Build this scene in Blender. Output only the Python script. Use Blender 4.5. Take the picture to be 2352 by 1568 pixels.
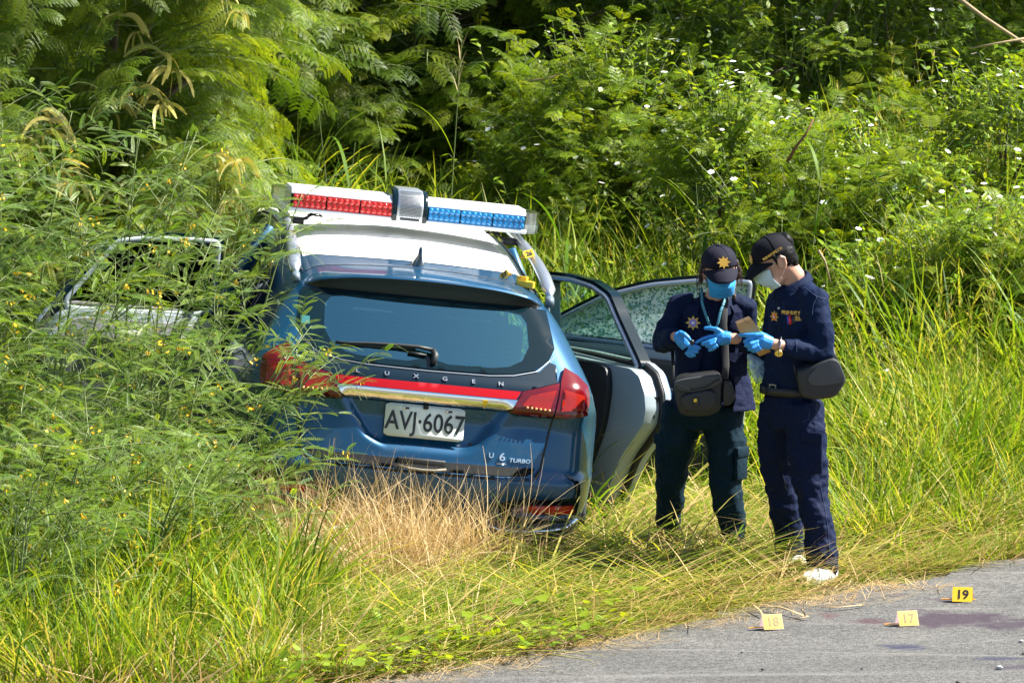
import bpy, bmesh, math, random
import numpy as np
from mathutils import Vector, Matrix, Euler, geometry
from math import sin, cos, radians, pi, sqrt

S = bpy.context.scene
C = bpy.context.collection
for o in list(bpy.data.objects):
    bpy.data.objects.remove(o)

# ------------------------------------------------------------------ camera, sky, sun, exposure
CAM_H, CAM_D, PITCH, FPX = 3.85, 24.0, radians(6.5), 11616.0
cd = bpy.data.cameras.new('camera'); cam = bpy.data.objects.new('camera', cd); C.objects.link(cam)
cam.location = (0, -CAM_D, CAM_H); cam.rotation_euler = (pi/2 - PITCH, 0, 0)
cd.sensor_width = 36.0; cd.lens = FPX/2352*36.0; cd.clip_start = 1.0; cd.clip_end = 3000
cd.dof.use_dof = True; cd.dof.focus_distance = 23.7; cd.dof.aperture_fstop = 14.0
S.camera = cam
SUN_EL, SUN_AZ = radians(49), radians(84)      # azimuth clockwise from +Y: the sun stands to the right
w = bpy.data.worlds.new('World'); S.world = w; w.use_nodes = True
nt = w.node_tree; nt.nodes.clear()
sky = nt.nodes.new('ShaderNodeTexSky'); sky.sky_type = 'NISHITA'; sky.sun_disc = False
sky.sun_elevation = SUN_EL; sky.sun_rotation = SUN_AZ; sky.air_density = 1.0; sky.dust_density = 0.6; sky.ozone_density = 1.4
bg = nt.nodes.new('ShaderNodeBackground'); bg.inputs[1].default_value = 0.055
out = nt.nodes.new('ShaderNodeOutputWorld'); nt.links.new(sky.outputs[0], bg.inputs[0]); nt.links.new(bg.outputs[0], out.inputs[0])
sl = bpy.data.lights.new('sun', 'SUN'); sun = bpy.data.objects.new('sun', sl); C.objects.link(sun)
sl.energy = 5.0; sl.angle = radians(0.53); sl.color = (1.0, 0.95, 0.86)
sdir = Vector((sin(SUN_AZ)*cos(SUN_EL), cos(SUN_AZ)*cos(SUN_EL), sin(SUN_EL)))
sun.rotation_euler = (-sdir).to_track_quat('-Z', 'Y').to_euler(); sun.location = (20, 4, 25)
S.view_settings.view_transform = 'Standard'; S.view_settings.look = 'None'
S.view_settings.exposure = 1.80; S.view_settings.gamma = 1.0; S.view_settings.use_curve_mapping = False
S.render.engine = 'CYCLES'
S.cycles.max_bounces = 8; S.cycles.transparent_max_bounces = 12; S.cycles.diffuse_bounces = 3; S.cycles.glossy_bounces = 4; S.cycles.transmission_bounces = 6
S.cycles.use_denoising = True
S.cycles.sample_clamp_indirect = 6.0

rng = np.random.default_rng(7)
random.seed(7)

def at(x, y, Y):
    """world point seen at picture point (x, y) of the 2352 px wide photograph, at depth Y"""
    fw = np.array([0, cos(PITCH), -sin(PITCH)]); up = np.array([0, sin(PITCH), cos(PITCH)])
    r = fw + np.array([1.0, 0, 0])*((x-1176)/FPX) - up*((y-784)/FPX)
    t = (Y + CAM_D)/r[1]
    return Vector((r[0]*t, Y, CAM_H + r[2]*t))

# ------------------------------------------------------------------ materials
def new_mat(name):
    m = bpy.data.materials.new(name); m.use_nodes = True
    nt = m.node_tree; b = nt.nodes['Principled BSDF']
    return m, nt, b
def pm(name, col, rough=0.5, metal=0.0, coat=0.0, spec=0.5, noise=None, bump=None, sheen=0.0, trans=0.0, ior=None, alpha=1.0, coatr=0.03, coords='Object'):
    m, nt, b = new_mat(name)
    b.inputs['Base Color'].default_value = (*col, 1); b.inputs['Roughness'].default_value = rough
    b.inputs['Metallic'].default_value = metal; b.inputs['Coat Weight'].default_value = coat; b.inputs['Coat Roughness'].default_value = coatr
    b.inputs['Specular IOR Level'].default_value = spec; b.inputs['Sheen Weight'].default_value = sheen
    b.inputs['Transmission Weight'].default_value = trans; b.inputs['Alpha'].default_value = alpha
    if ior: b.inputs['IOR'].default_value = ior
    tc = nt.nodes.new('ShaderNodeTexCoord')
    if noise:
        sc, amt = noise
        n = nt.nodes.new('ShaderNodeTexNoise'); n.inputs['Scale'].default_value = sc; n.inputs['Detail'].default_value = 5
        nt.links.new(tc.outputs[coords], n.inputs['Vector'])
        mx = nt.nodes.new('ShaderNodeMix'); mx.data_type = 'RGBA'
        a = [max(0, c*(1-amt)) for c in col]; c2 = [min(1, c*(1+amt)) for c in col]
        mx.inputs[6].default_value = (*a, 1); mx.inputs[7].default_value = (*c2, 1)
        nt.links.new(n.outputs[0], mx.inputs[0]); nt.links.new(mx.outputs[2], b.inputs['Base Color'])
    if bump:
        sc, st, dist = bump
        n = nt.nodes.new('ShaderNodeTexNoise'); n.inputs['Scale'].default_value = sc; n.inputs['Detail'].default_value = 4
        nt.links.new(tc.outputs[coords], n.inputs['Vector'])
        bp = nt.nodes.new('ShaderNodeBump'); bp.inputs['Strength'].default_value = st; bp.inputs['Distance'].default_value = dist
        nt.links.new(n.outputs[0], bp.inputs['Height']); nt.links.new(bp.outputs[0], b.inputs['Normal'])
    return m
def leaf_mat(name, cols, trans=0.45, rough=0.42, spec=0.35, tfac=(1.15, 1.2, 0.5)):
    """leaf: colour from the blade's own tint attribute and a per-plant random; part of the light shines through"""
    m, nt, b = new_mat(name)
    at_ = nt.nodes.new('ShaderNodeAttribute'); at_.attribute_name = 'tint'
    oi = nt.nodes.new('ShaderNodeObjectInfo')
    ad = nt.nodes.new('ShaderNodeMath'); ad.operation = 'MULTIPLY_ADD'; ad.inputs[1].default_value = 0.3
    nt.links.new(oi.outputs['Random'], ad.inputs[0]); nt.links.new(at_.outputs['Fac'], ad.inputs[2])
    sb = nt.nodes.new('ShaderNodeMath'); sb.operation = 'SUBTRACT'; sb.inputs[1].default_value = 0.15; sb.use_clamp = True
    nt.links.new(ad.outputs[0], sb.inputs[0])
    cr = nt.nodes.new('ShaderNodeValToRGB'); e = cr.color_ramp.elements
    for i, (p, c) in enumerate(cols):
        el = e[i] if i < 2 else e.new(p)
        el.position = p; el.color = (*c, 1)
    nt.links.new(sb.outputs[0], cr.inputs[0]); nt.links.new(cr.outputs[0], b.inputs['Base Color'])
    b.inputs['Roughness'].default_value = rough; b.inputs['Specular IOR Level'].default_value = spec
    tr = nt.nodes.new('ShaderNodeBsdfTranslucent')
    mu = nt.nodes.new('ShaderNodeMix'); mu.data_type = 'RGBA'; mu.blend_type = 'MULTIPLY'; mu.inputs[0].default_value = 1
    mu.clamp_result = False
    mu.inputs[7].default_value = (*tfac, 1); nt.links.new(cr.outputs[0], mu.inputs[6]); nt.links.new(mu.outputs[2], tr.inputs[0])
    ms = nt.nodes.new('ShaderNodeMixShader'); ms.inputs[0].default_value = trans
    nt.links.new(b.outputs[0], ms.inputs[1]); nt.links.new(tr.outputs[0], ms.inputs[2])
    nt.links.new(ms.outputs[0], nt.nodes['Material Output'].inputs[0])
    return m

# ------------------------------------------------------------------ mesh helpers
def obj(name, verts, faces, mat=None, parent=None, smooth=True, mats=None, fm=None, kind=None):
    me = bpy.data.meshes.new(name); me.from_pydata([tuple(v) for v in verts], [], [tuple(f) for f in faces])
    for m in (mats or ([mat] if mat else [])): me.materials.append(m)
    if fm is not None: me.polygons.foreach_set('material_index', np.asarray(fm, dtype=np.int32))
    if smooth is True: me.shade_smooth()
    elif smooth: 
        me.shade_smooth()
        try: me.set_sharp_from_angle(angle=smooth)
        except Exception: pass
    me.update()
    o = bpy.data.objects.new(name, me); C.objects.link(o)
    if parent: o.parent = parent
    if kind: o['kind'] = kind
    return o
def thing(name, label, cat, loc=(0, 0, 0), rot=(0, 0, 0), group=None):
    o = bpy.data.objects.new(name, None); C.objects.link(o); o.location = loc; o.rotation_euler = rot; o.empty_display_size = .1
    o['label'] = label; o['category'] = cat
    if group: o['group'] = group
    return o
def tag(o, label, cat, group=None):
    o['label'] = label; o['category'] = cat
    if group: o['group'] = group
    return o
class MB:
    """collects geometry for ONE mesh object"""
    def __init__(s): s.v = []; s.f = []; s.m = []
    def add(s, v, f, m=0):
        b = len(s.v); s.v += [tuple(p) for p in v]; s.f += [tuple(i+b for i in q) for q in f]; s.m += [m]*len(f); return s
    def box(s, c, d, m=0, M=None):
        x, y, z = (k/2 for k in d); vs = [Vector((c[0]+a*x, c[1]+b*y, c[2]+e*z)) for a in (-1, 1) for b in (-1, 1) for e in (-1, 1)]
        if M is not None: vs = [M @ p for p in vs]
        return s.add(vs, [(0, 1, 3, 2), (4, 6, 7, 5), (0, 4, 5, 1), (2, 3, 7, 6), (0, 2, 6, 4), (1, 5, 7, 3)], m)
    def tube(s, pts, r, n=8, m=0, flat=1.0, hint=(0, 0, 1), cap=True):
        pts = [Vector(p) for p in pts]; k = len(pts); rs = r if hasattr(r, '__len__') else [r]*k
        vs = []; h = Vector(hint)
        for i, p in enumerate(pts):
            t = (pts[min(i+1, k-1)] - pts[max(i-1, 0)]).normalized()
            a = t.cross(h); 
            if a.length < 1e-4: a = t.cross(Vector((1, 0.01, 0)))
            a.normalize(); b = a.cross(t).normalized(); h = b
            q = rs[i]; ra, rb = (q if hasattr(q, '__len__') else (q, q*flat))
            vs += [p + a*ra*cos(2*pi*j/n) + b*rb*sin(2*pi*j/n) for j in range(n)]
        fs = [(i*n+j, i*n+(j+1) % n, (i+1)*n+(j+1) % n, (i+1)*n+j) for i in range(k-1) for j in range(n)]
        if cap: fs += [tuple(range(n-1, -1, -1)), tuple((k-1)*n+j for j in range(n))]
        return s.add(vs, fs, m)
    def ell(s, c, r, m=0, nu=16, nv=10, M=None):
        vs = [Vector((0, 0, -1))]
        for i in range(1, nv):
            ph = -pi/2 + pi*i/nv
            vs += [Vector((cos(ph)*cos(2*pi*j/nu), cos(ph)*sin(2*pi*j/nu), sin(ph))) for j in range(nu)]
        vs.append(Vector((0, 0, 1)))
        vs = [Vector((p.x*r[0], p.y*r[1], p.z*r[2])) for p in vs]
        if M is not None: vs = [M @ p for p in vs]
        vs = [p + Vector(c) for p in vs]
        fs = [(0, 1+(j+1) % nu, 1+j) for j in range(nu)]
        for i in range(nv-2):
            a = 1+i*nu; fs += [(a+j, a+(j+1) % nu, a+nu+(j+1) % nu, a+nu+j) for j in range(nu)]
        a = 1+(nv-2)*nu; fs += [(a+j, a+(j+1) % nu, len(vs)-1) for j in range(nu)]
        return s.add(vs, fs, m)
    def prism(s, poly, z0, z1, m=0, M=None):
        n = len(poly); vs = [Vector((p[0], p[1], z0)) for p in poly] + [Vector((p[0], p[1], z1)) for p in poly]
        if M is not None: vs = [M @ p for p in vs]
        tri = geometry.tessellate_polygon([[Vector((p[0], p[1], 0)) for p in poly]])
        def area(t): a, b, c = (poly[i] for i in t); return (b[0]-a[0])*(c[1]-a[1])-(b[1]-a[1])*(c[0]-a[0])
        tri = [t if area(t) > 0 else t[::-1] for t in tri]
        pa = sum(poly[i][0]*poly[(i+1) % n][1]-poly[(i+1) % n][0]*poly[i][1] for i in range(n))
        fs = [tuple(i+n for i in t) for t in tri] + [t[::-1] for t in tri]
        fs += [((i, (i+1) % n, (i+1) % n+n, i+n) if pa > 0 else (i, i+n, (i+1) % n+n, (i+1) % n)) for i in range(n)]
        return s.add(vs, fs, m)
    def build(s, name, mats, parent=None, smooth=True, kind=None):
        mats = mats if isinstance(mats, (list, tuple)) else [mats]
        return obj(name, s.v, s.f, None, parent, smooth, mats, s.m, kind)
def bake(o, mods):
    """apply modifiers to o by evaluating it once"""
    for typ, kw in mods:
        md = o.modifiers.new(typ, typ)
        for k, v in kw.items(): setattr(md, k, v)
    dg = bpy.context.evaluated_depsgraph_get(); dg.update()
    me = bpy.data.meshes.new_from_object(o.evaluated_get(dg), depsgraph=dg)
    o.modifiers.clear(); old = o.data; me.name = old.name
    mats = [m for m in old.materials]
    o.data = me; bpy.data.meshes.remove(old)
    if not len(me.materials):
        for m in mats: me.materials.append(m)
    me.shade_smooth()
    return o
def bevel(o, wd=0.004, seg=2):
    return bake(o, [('BEVEL', dict(width=wd, segments=seg, limit_method='ANGLE', angle_limit=radians(35)))])
def text_obj(name, body, size, depth, mat, parent, M, align='CENTER', shear=0.0, space=1.0, sx=1.0, bold=0.0):
    cu = bpy.data.curves.new(name, 'FONT'); cu.body = body; cu.size = size; cu.extrude = depth; cu.align_x = align; cu.align_y = 'CENTER'
    cu.shear = shear; cu.space_character = space; cu.resolution_u = 3; cu.offset = bold
    t = bpy.data.objects.new(name, cu); C.objects.link(t)
    dg = bpy.context.evaluated_depsgraph_get(); dg.update()
    me = bpy.data.meshes.new_from_object(t.evaluated_get(dg), depsgraph=dg); bpy.data.objects.remove(t)
    me.name = name; me.materials.clear(); me.materials.append(mat)
    me.transform(Matrix.Diagonal((sx, 1, 1, 1))); me.transform(M)
    o = bpy.data.objects.new(name, me); C.objects.link(o); o.parent = parent
    return o
def frame(o, x, y):
    """matrix whose X/Y axes lie along x and y, origin o"""
    x = Vector(x).normalized(); y = Vector(y); z = x.cross(y).normalized(); y = z.cross(x)
    return Matrix(((x.x, y.x, z.x, o[0]), (x.y, y.y, z.y, o[1]), (x.z, y.z, z.z, o[2]), (0, 0, 0, 1)))
def inpoly(p, poly):
    x, y = p; c = False; n = len(poly)
    for i in range(n):
        x0, y0 = poly[i]; x1, y1 = poly[(i+1) % n]
        if (y0 > y) != (y1 > y) and x < (x1-x0)*(y-y0)/(y1-y0)+x0: c = not c
    return c
def densify(poly, d, close=True):
    out = []
    n = len(poly)
    for i in range(n if close else n-1):
        a, b = poly[i], poly[(i+1) % n]; k = max(1, int(math.hypot(b[0]-a[0], b[1]-a[1])/d))
        out += [(a[0]+(b[0]-a[0])*j/k, a[1]+(b[1]-a[1])*j/k) for j in range(k)]
    if not close: out.append(poly[-1])
    return out
def chaikin(poly, it=2, q=0.25):
    for _ in range(it):
        o = []; n = len(poly)
        for i in range(n):
            a, b = poly[i], poly[(i+1) % n]
            o += [(a[0]+(b[0]-a[0])*q, a[1]+(b[1]-a[1])*q), (a[0]+(b[0]-a[0])*(1-q), a[1]+(b[1]-a[1])*(1-q))]
        poly = o
    return poly
def mir(half):
    """closed symmetric polygon from its right half listed top to bottom"""
    return list(half) + [(-x, z) for x, z in reversed(half) if abs(x) > 1e-6]

# ------------------------------------------------------------------ ground and road
ED = (0.674, 0.738)                 # direction of the road edge; the verge lies to its left
def edist(x, y): return -ED[1]*(x+0.59) + ED[0]*(y+2.95)
def sstep(a, b, v):
    t = np.clip((v-a)/(b-a), 0, 1); return t*t*(3-2*t)
def hgt(x, y):
    """height of the verge and the slope behind it"""
    x = np.asarray(x, float); y = np.asarray(y, float); d = edist(x, y)
    s = 6.2 + (1.9-6.2)*sstep(0.7, 2.6, x)
    s = s + (3.2-s)*sstep(-1.6, -3.2, x)*0.7
    u = d - s
    z = 0.24*np.where(u > 8, u, np.log1p(np.exp(np.clip(u*2.5, -30, 30)))/2.5)
    z = z - 0.10*np.exp(-((x+0.75)**2/0.9 + (y-2.0)**2/5.0))          # the hollow the car stands in
    z = z + 0.02*np.sin(x*2.1+y*1.3)*np.clip(d, 0, 1)
    far = sstep(45, 120, np.hypot(x, y))
    return z*(1-far) + 9*far*np.clip(d/100, -0.0, 1)
def grid_axis(lo, hi, fine0, fine1, step, coarse):
    a = list(np.arange(fine0, fine1+1e-6, step)); k = step
    while a[-1] < hi: k *= coarse; a.append(a[-1]+k)
    k = step
    while a[0] > lo: k *= coarse; a.insert(0, a[0]-k)
    return np.array(a)
gx = grid_axis(-600, 600, -6, 7, 0.25, 1.35); gy = grid_axis(-200, 900, -4, 14, 0.25, 1.35)
X, Y = np.meshgrid(gx, gy); Z = hgt(X, Y)-0.012
nx, ny = len(gx), len(gy)
soil = pm('soil_thatch', (0.10, 0.085, 0.035), 0.95, noise=(9, 0.6), bump=(60, 0.6, 0.02))
g = obj('ground', np.stack([X, Y, Z], -1).reshape(-1, 3), [(j*nx+i, j*nx+i+1, (j+1)*nx+i+1, (j+1)*nx+i) for j in range(ny-1) for i in range(nx-1)], soil, None, True, kind='structure')

def road_mat():
    m, nt, b = new_mat('asphalt'); N = nt.nodes; L = nt.links
    tc = N.new('ShaderNodeTexCoord')
    def noise(sc, det=4, vec=None, rough=.6):
        n = N.new('ShaderNodeTexNoise'); n.inputs['Scale'].default_value = sc; n.inputs['Detail'].default_value = det; n.inputs['Roughness'].default_value = rough
        L.new(vec or tc.outputs['Object'], n.inputs['Vector']); return n
    def ramp(src, stops):
        r = N.new('ShaderNodeValToRGB'); e = r.color_ramp.elements
        for i, (p, c) in enumerate(stops):
            el = e[i] if i < 2 else e.new(p); el.position = p; el.color = (*c, 1)
        L.new(src, r.inputs[0]); return r
    def mix(f, a, bb, mode='MIX'):
        x = N.new('ShaderNodeMix'); x.data_type = 'RGBA'; x.blend_type = mode
        if hasattr(f, 'links'): L.new(f, x.inputs[0])
        else: x.inputs[0].default_value = f
        for s, k in ((a, 6), (bb, 7)):
            if hasattr(s, 'links'): L.new(s, x.inputs[k])
            else: x.inputs[k].default_value = (*s, 1)
        return x.outputs[2]
    base = ramp(noise(1.3, 6).outputs[0], [(0.3, (0.056, 0.056, 0.055)), (0.7, (0.092, 0.090, 0.086))]).outputs[0]
    grain = ramp(noise(150, 3).outputs[0], [(0.32, (0.15, 0.15, 0.16)), (0.66, (2.0, 2.0, 1.96))]).outputs[0]
    col = mix(0.9, base, grain, 'MULTIPLY')
    grit = ramp(noise(48, 2).outputs[0], [(0.38, (0.55, 0.55, 0.55)), (0.60, (1.3, 1.3, 1.3))]).outputs[0]; col = mix(0.7, col, grit, 'MULTIPLY')
    vo = N.new('ShaderNodeTexVoronoi'); vo.inputs['Scale'].default_value = 70; L.new(tc.outputs['Object'], vo.inputs['Vector'])
    fleck = ramp(vo.outputs['Distance'], [(0.10, (1, 1, 1)), (0.16, (0, 0, 0))]).outputs[0]
    msk = ramp(noise(3.5, 3).outputs[0], [(0.42, (0, 0, 0)), (0.62, (0.9, 0.9, 0.9))]).outputs[0]
    col = mix(mix(1.0, fleck, msk, 'MULTIPLY'), col, (0.34, 0.32, 0.30))
    # pale worn streaks along the road
    mp = N.new('ShaderNodeMapping'); mp.inputs['Rotation'].default_value[2] = radians(3); mp.inputs['Scale'].default_value = (0.35, 5.0, 1); L.new(tc.outputs['Object'], mp.inputs[0])
    st = ramp(noise(1.6, 5, mp.outputs[0]).outputs[0], [(0.56, (0, 0, 0)), (0.72, (0.4, 0.4, 0.4))]).outputs[0]
    col = mix(st, col, (0.22, 0.21, 0.20))
    # dried dark stains: soft ellipses broken by noise
    sx = N.new('ShaderNodeSeparateXYZ'); nz = noise(5, 4)
    L.new(tc.outputs['Object'], sx.inputs[0])
    def stain(cx, cy, rx, ry, c, amt):
        nonlocal col
        def mth(op, a, bv):
            q = N.new('ShaderNodeMath'); q.operation = op
            for s, k in ((a, 0), (bv, 1)):
                if hasattr(s, 'links'): L.new(s, q.inputs[k])
                else: q.inputs[k].default_value = s
            return q.outputs[0]
        dx = mth('POWER', mth('ABSOLUTE', mth('DIVIDE', mth('SUBTRACT', sx.outputs[0], cx), rx), 0), 2.0)
        dy = mth('POWER', mth('ABSOLUTE', mth('DIVIDE', mth('SUBTRACT', sx.outputs[1], cy), ry), 0), 2.0)
        r = mth('ADD', mth('SQRT', mth('ADD', dx, dy), 0), mth('MULTIPLY', mth('SUBTRACT', nz.outputs[0], 0.5), 2.6))
        f = ramp(r, [(0.45, (amt,)*3), (1.0, (0, 0, 0))]).outputs[0]
        col = mix(f, col, c)
    for a in STAINS: stain(*a)
    # a thin pale line worn across the road, and a second one branching off it
    def streak(p, q, wd, amt):
        nonlocal col
        def mth(op, a, bv):
            k_ = N.new('ShaderNodeMath'); k_.operation = op
            for s_, k in ((a, 0), (bv, 1)):
                if hasattr(s_, 'links'): L.new(s_, k_.inputs[k])
                else: k_.inputs[k].default_value = s_
            return k_.outputs[0]
        k = (q[1]-p[1])/(q[0]-p[0]); e = mth('ABSOLUTE', mth('ADD', mth('SUBTRACT', sx.outputs[1], mth('MULTIPLY', mth('SUBTRACT', sx.outputs[0], p[0]), k)), -p[1]), 0)
        e = mth('ADD', e, mth('MULTIPLY', mth('SUBTRACT', nz.outputs[0], .5), .03)); f = ramp(mth('DIVIDE', e, wd), [(0.3, (amt,)*3), (1.0, (0, 0, 0))]).outputs[0]
        col = mix(f, col, (0.20, 0.19, 0.18))
    for a in STREAKS: streak(*a)
    L.new(col, b.inputs['Base Color']); b.inputs['Roughness'].default_value = 0.82; b.inputs['Specular IOR Level'].default_value = 0.35
    bp = N.new('ShaderNodeBump'); bp.inputs['Strength'].default_value = 0.55; bp.inputs['Distance'].default_value = 0.006
    L.new(noise(120, 3).outputs[0], bp.inputs['Height']); L.new(bp.outputs[0], b.inputs['Normal'])
    return m
STAINS = []
for (px, py, rx, ry, c, a) in [(2190, 1428, .30, .26, (.030, .016, .030), .85), (2330, 1440, .22, .22, (.028, .016, .030), .8), (1990, 1432, .13, .10, (.05, .02, .03), .75),
                               (1905, 1420, .06, .10, (.07, .03, .035), .6), (2090, 1492, .13, .09, (.018, .02, .05), .85), (2290, 1520, .15, .07, (.018, .02, .05), .8),
                               (2170, 1382, .12, .10, (.05, .03, .045), .55), (2330, 1540, .1, .08, (.03, .02, .04), .7), (2060, 1370, .1, .06, (.05, .03, .04), .45)]:
    p = at(px, py, 0); fw = (p - Vector((0, -CAM_D, CAM_H))); t = -CAM_H/fw.z; q = Vector((0, -CAM_D, CAM_H))+fw*t
    STAINS.append((q.x, q.y, rx, ry, c, a))
def _rp(px, py):
    fw = (at(px, py, 0) - Vector((0, -CAM_D, CAM_H))); t = -CAM_H/fw.z; q = Vector((0, -CAM_D, CAM_H))+fw*t; return (q.x, q.y)
STREAKS = [(_rp(1300, 1491), _rp(2100, 1508), .014, .35), (_rp(1750, 1530), _rp(2050, 1500), .014, .25), (_rp(1300, 1560), _rp(2300, 1548), .05, .15)]
# road sheet: everything on the right of the edge line, the edge itself crumbling
tt = np.concatenate([[-300, -60, -20, -8], np.arange(-3, 9, 0.05), [12, 30, 90, 400]])
wob = 0.05*np.sin(tt*3.1)+0.04*np.sin(tt*7.7+1)+0.02*np.sin(tt*19)+rng.normal(0, .012, len(tt)); wob[:4] = 0; wob[-4:] = 0
e0 = np.stack([-0.59+ED[0]*tt-ED[1]*wob, -2.95+ED[1]*tt+ED[0]*wob, np.full(len(tt), .006)], -1)
cols_ = [e0 + np.array([ED[1], -ED[0], 0])*k for k in (0, .4, 1.2, 3, 16)]
for k, cz in zip((1, 2, 3, 4), (.010, .014, .016, .016)): cols_[k][:, 2] = cz
vv = np.concatenate(cols_); n = len(tt)
obj('road', vv, [(k*n+i, (k+1)*n+i, (k+1)*n+i+1, k*n+i+1) for k in range(4) for i in range(n-1)], road_mat(), None, True, kind='structure')
# ================================================================== the patrol car
CARX = Matrix.Translation((-.495, 0.01, -.07)) @ Matrix.Rotation(radians(8.5), 4, 'Z') @ Matrix.Rotation(radians(6.4), 4, 'Y')
paint = pm('blue_paint', (0.002, 0.060, 0.140), 0.38, 0.45, 0.6, noise=(900, 0.25), coatr=0.02)
def dusty(m):
    """dried mud and dust clinging to the lower body"""
    nt = m.node_tree; N = nt.nodes; L = nt.links; b = N['Principled BSDF']; src = b.inputs['Base Color'].links[0].from_socket
    tc = N.new('ShaderNodeTexCoord'); sx = N.new('ShaderNodeSeparateXYZ'); L.new(tc.outputs['Object'], sx.inputs[0])
    n = N.new('ShaderNodeTexNoise'); n.inputs['Scale'].default_value = 7; n.inputs['Detail'].default_value = 8; n.inputs['Roughness'].default_value = .7; L.new(tc.outputs['Object'], n.inputs['Vector'])
    a = N.new('ShaderNodeMath'); a.operation = 'MULTIPLY_ADD'; a.inputs[1].default_value = -.55; L.new(sx.outputs[2], a.inputs[0]); L.new(n.outputs[0], a.inputs[2])
    r = N.new('ShaderNodeValToRGB'); e = r.color_ramp.elements; e[0].position = .16; e[0].color = (0, 0, 0, 1); e[1].position = .55; e[1].color = (.5, .5, .5, 1); L.new(a.outputs[0], r.inputs[0])
    mx = N.new('ShaderNodeMix'); mx.data_type = 'RGBA'; L.new(r.outputs[0], mx.inputs[0]); L.new(src, mx.inputs[6]); mx.inputs[7].default_value = (.10, .085, .06, 1); L.new(mx.outputs[2], b.inputs['Base Color'])
    ro = N.new('ShaderNodeMath'); ro.operation = 'MULTIPLY_ADD'; ro.inputs[1].default_value = .5; ro.inputs[2].default_value = b.inputs['Roughness'].default_value; L.new(r.outputs[0], ro.inputs[0]); L.new(ro.outputs[0], b.inputs['Roughness'])
dusty(paint)
paint_door = pm('door_edge_paint', (0.23, 0.275, 0.295), 0.4, 0.0, 0.3)
vinyl = pm('white_roof_vinyl', (0.80, 0.80, 0.79), 0.3, 0, 0.5)
black_gloss = pm('black_gloss', (0.002, 0.010, 0.014), 0.12, 0, 0.0, spec=.45)
black_pl = pm('black_plastic', (0.010, 0.011, 0.012), 0.55, bump=(400, .2, .001))
grey_pl = pm('grey_lower_plastic', (0.045, 0.05, 0.055), 0.5, bump=(500, .2, .001))
rubber = pm('rubber', (0.008, 0.008, 0.008), 0.6)
tyre_m = pm('tyre_rubber', (0.016, 0.016, 0.016), 0.75, noise=(20, .4))
chrome = pm('chrome', (0.82, 0.83, 0.84), 0.06, 1.0)
alu = pm('silver_rail', (0.42, 0.46, 0.52), 0.32, 0.75, 0.3)
alu_white = pm('white_aluminium', (0.78, 0.79, 0.80), 0.3, 0.15, 0.3)
interior = pm('interior_black', (0.010, 0.012, 0.014), 0.7, noise=(40, .4))
trim_grey = pm('grey_door_trim', (0.16, 0.16, 0.17), 0.45)
trim_dark = pm('dark_door_trim', (0.012, 0.014, 0.017), 0.5, noise=(60, .3), bump=(300, .3, .001))
red_lens = pm('red_lens', (0.11, 0.0015, 0.004), 0.12, 0, 0.3)
red_dark = pm('dark_red_lens', (0.11, 0.004, 0.008), 0.10, 0, 0.4)
amber_in = pm('orange_red_lamp', (0.26, 0.012, 0.006), 0.2, 0, 0.3)
reflector_m = pm('red_reflector', (0.50, 0.022, 0.010), 0.2, 0, .5)
red_strip = pm('red_strip', (0.46, 0.006, 0.014), 0.4, 0, 0.0, spec=.2)
refl_pale = pm('pale_reflector', (0.42, 0.22, 0.20), 0.25, 0, .8)
plate_m = pm('plate_white', (0.72, 0.78, 0.74), 0.35, noise=(25, .06))
plate_k = pm('plate_black', (0.01, 0.012, 0.012), 0.4)
badge_m = pm('badge_silver', (0.75, 0.76, 0.76), 0.15, 0.9)
yellow = pm('yellow_plastic', (0.85, 0.55, 0.02), 0.35, 0, 0.2)
def glass_mat(name, col, mixf, rough=0.0, refl=(.95, .97, 1)):
    m, nt, b = new_mat(name)
    tr = nt.nodes.new('ShaderNodeBsdfTransparent'); tr.inputs[0].default_value = (*col, 1)
    gl = nt.nodes.new('ShaderNodeBsdfGlossy'); gl.inputs['Roughness'].default_value = rough; gl.inputs[0].default_value = (*refl, 1)
    ge = nt.nodes.new('ShaderNodeNewGeometry'); dt = nt.nodes.new('ShaderNodeVectorMath'); dt.operation = 'DOT_PRODUCT'
    nt.links.new(ge.outputs['Normal'], dt.inputs[0]); nt.links.new(ge.outputs['Incoming'], dt.inputs[1])
    ab = nt.nodes.new('ShaderNodeMath'); ab.operation = 'ABSOLUTE'; nt.links.new(dt.outputs['Value'], ab.inputs[0])
    iv = nt.nodes.new('ShaderNodeMath'); iv.operation = 'SUBTRACT'; iv.inputs[0].default_value = 1; iv.use_clamp = True; nt.links.new(ab.outputs[0], iv.inputs[1])
    pw = nt.nodes.new('ShaderNodeMath'); pw.operation = 'POWER'; pw.inputs[1].default_value = 5; nt.links.new(iv.outputs[0], pw.inputs[0])
    mx = nt.nodes.new('ShaderNodeMath'); mx.operation = 'MULTIPLY_ADD'; mx.inputs[1].default_value = 0.85; mx.inputs[2].default_value = mixf; mx.use_clamp = True
    nt.links.new(pw.outputs[0], mx.inputs[0])
    ms = nt.nodes.new('ShaderNodeMixShader'); nt.links.new(mx.outputs[0], ms.inputs[0])
    nt.links.new(tr.outputs[0], ms.inputs[1]); nt.links.new(gl.outputs[0], ms.inputs[2])
    nt.links.new(ms.outputs[0], nt.nodes['Material Output'].inputs[0]); nt.nodes.remove(b)
    return m
tint_glass = glass_mat('tinted_glass', (0.18, 0.40, 0.44), 0.36, refl=(.42, .95, 1.0))
clear_glass = glass_mat('clear_glass', (0.78, 0.90, 0.84), 0.04)
dark_glass = glass_mat('privacy_glass', (0.05, 0.08, 0.09), 0.05)
clear_lens = glass_mat('clear_plastic_lens', (0.80, 0.85, 0.87), 0.30, 0.15)

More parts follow.
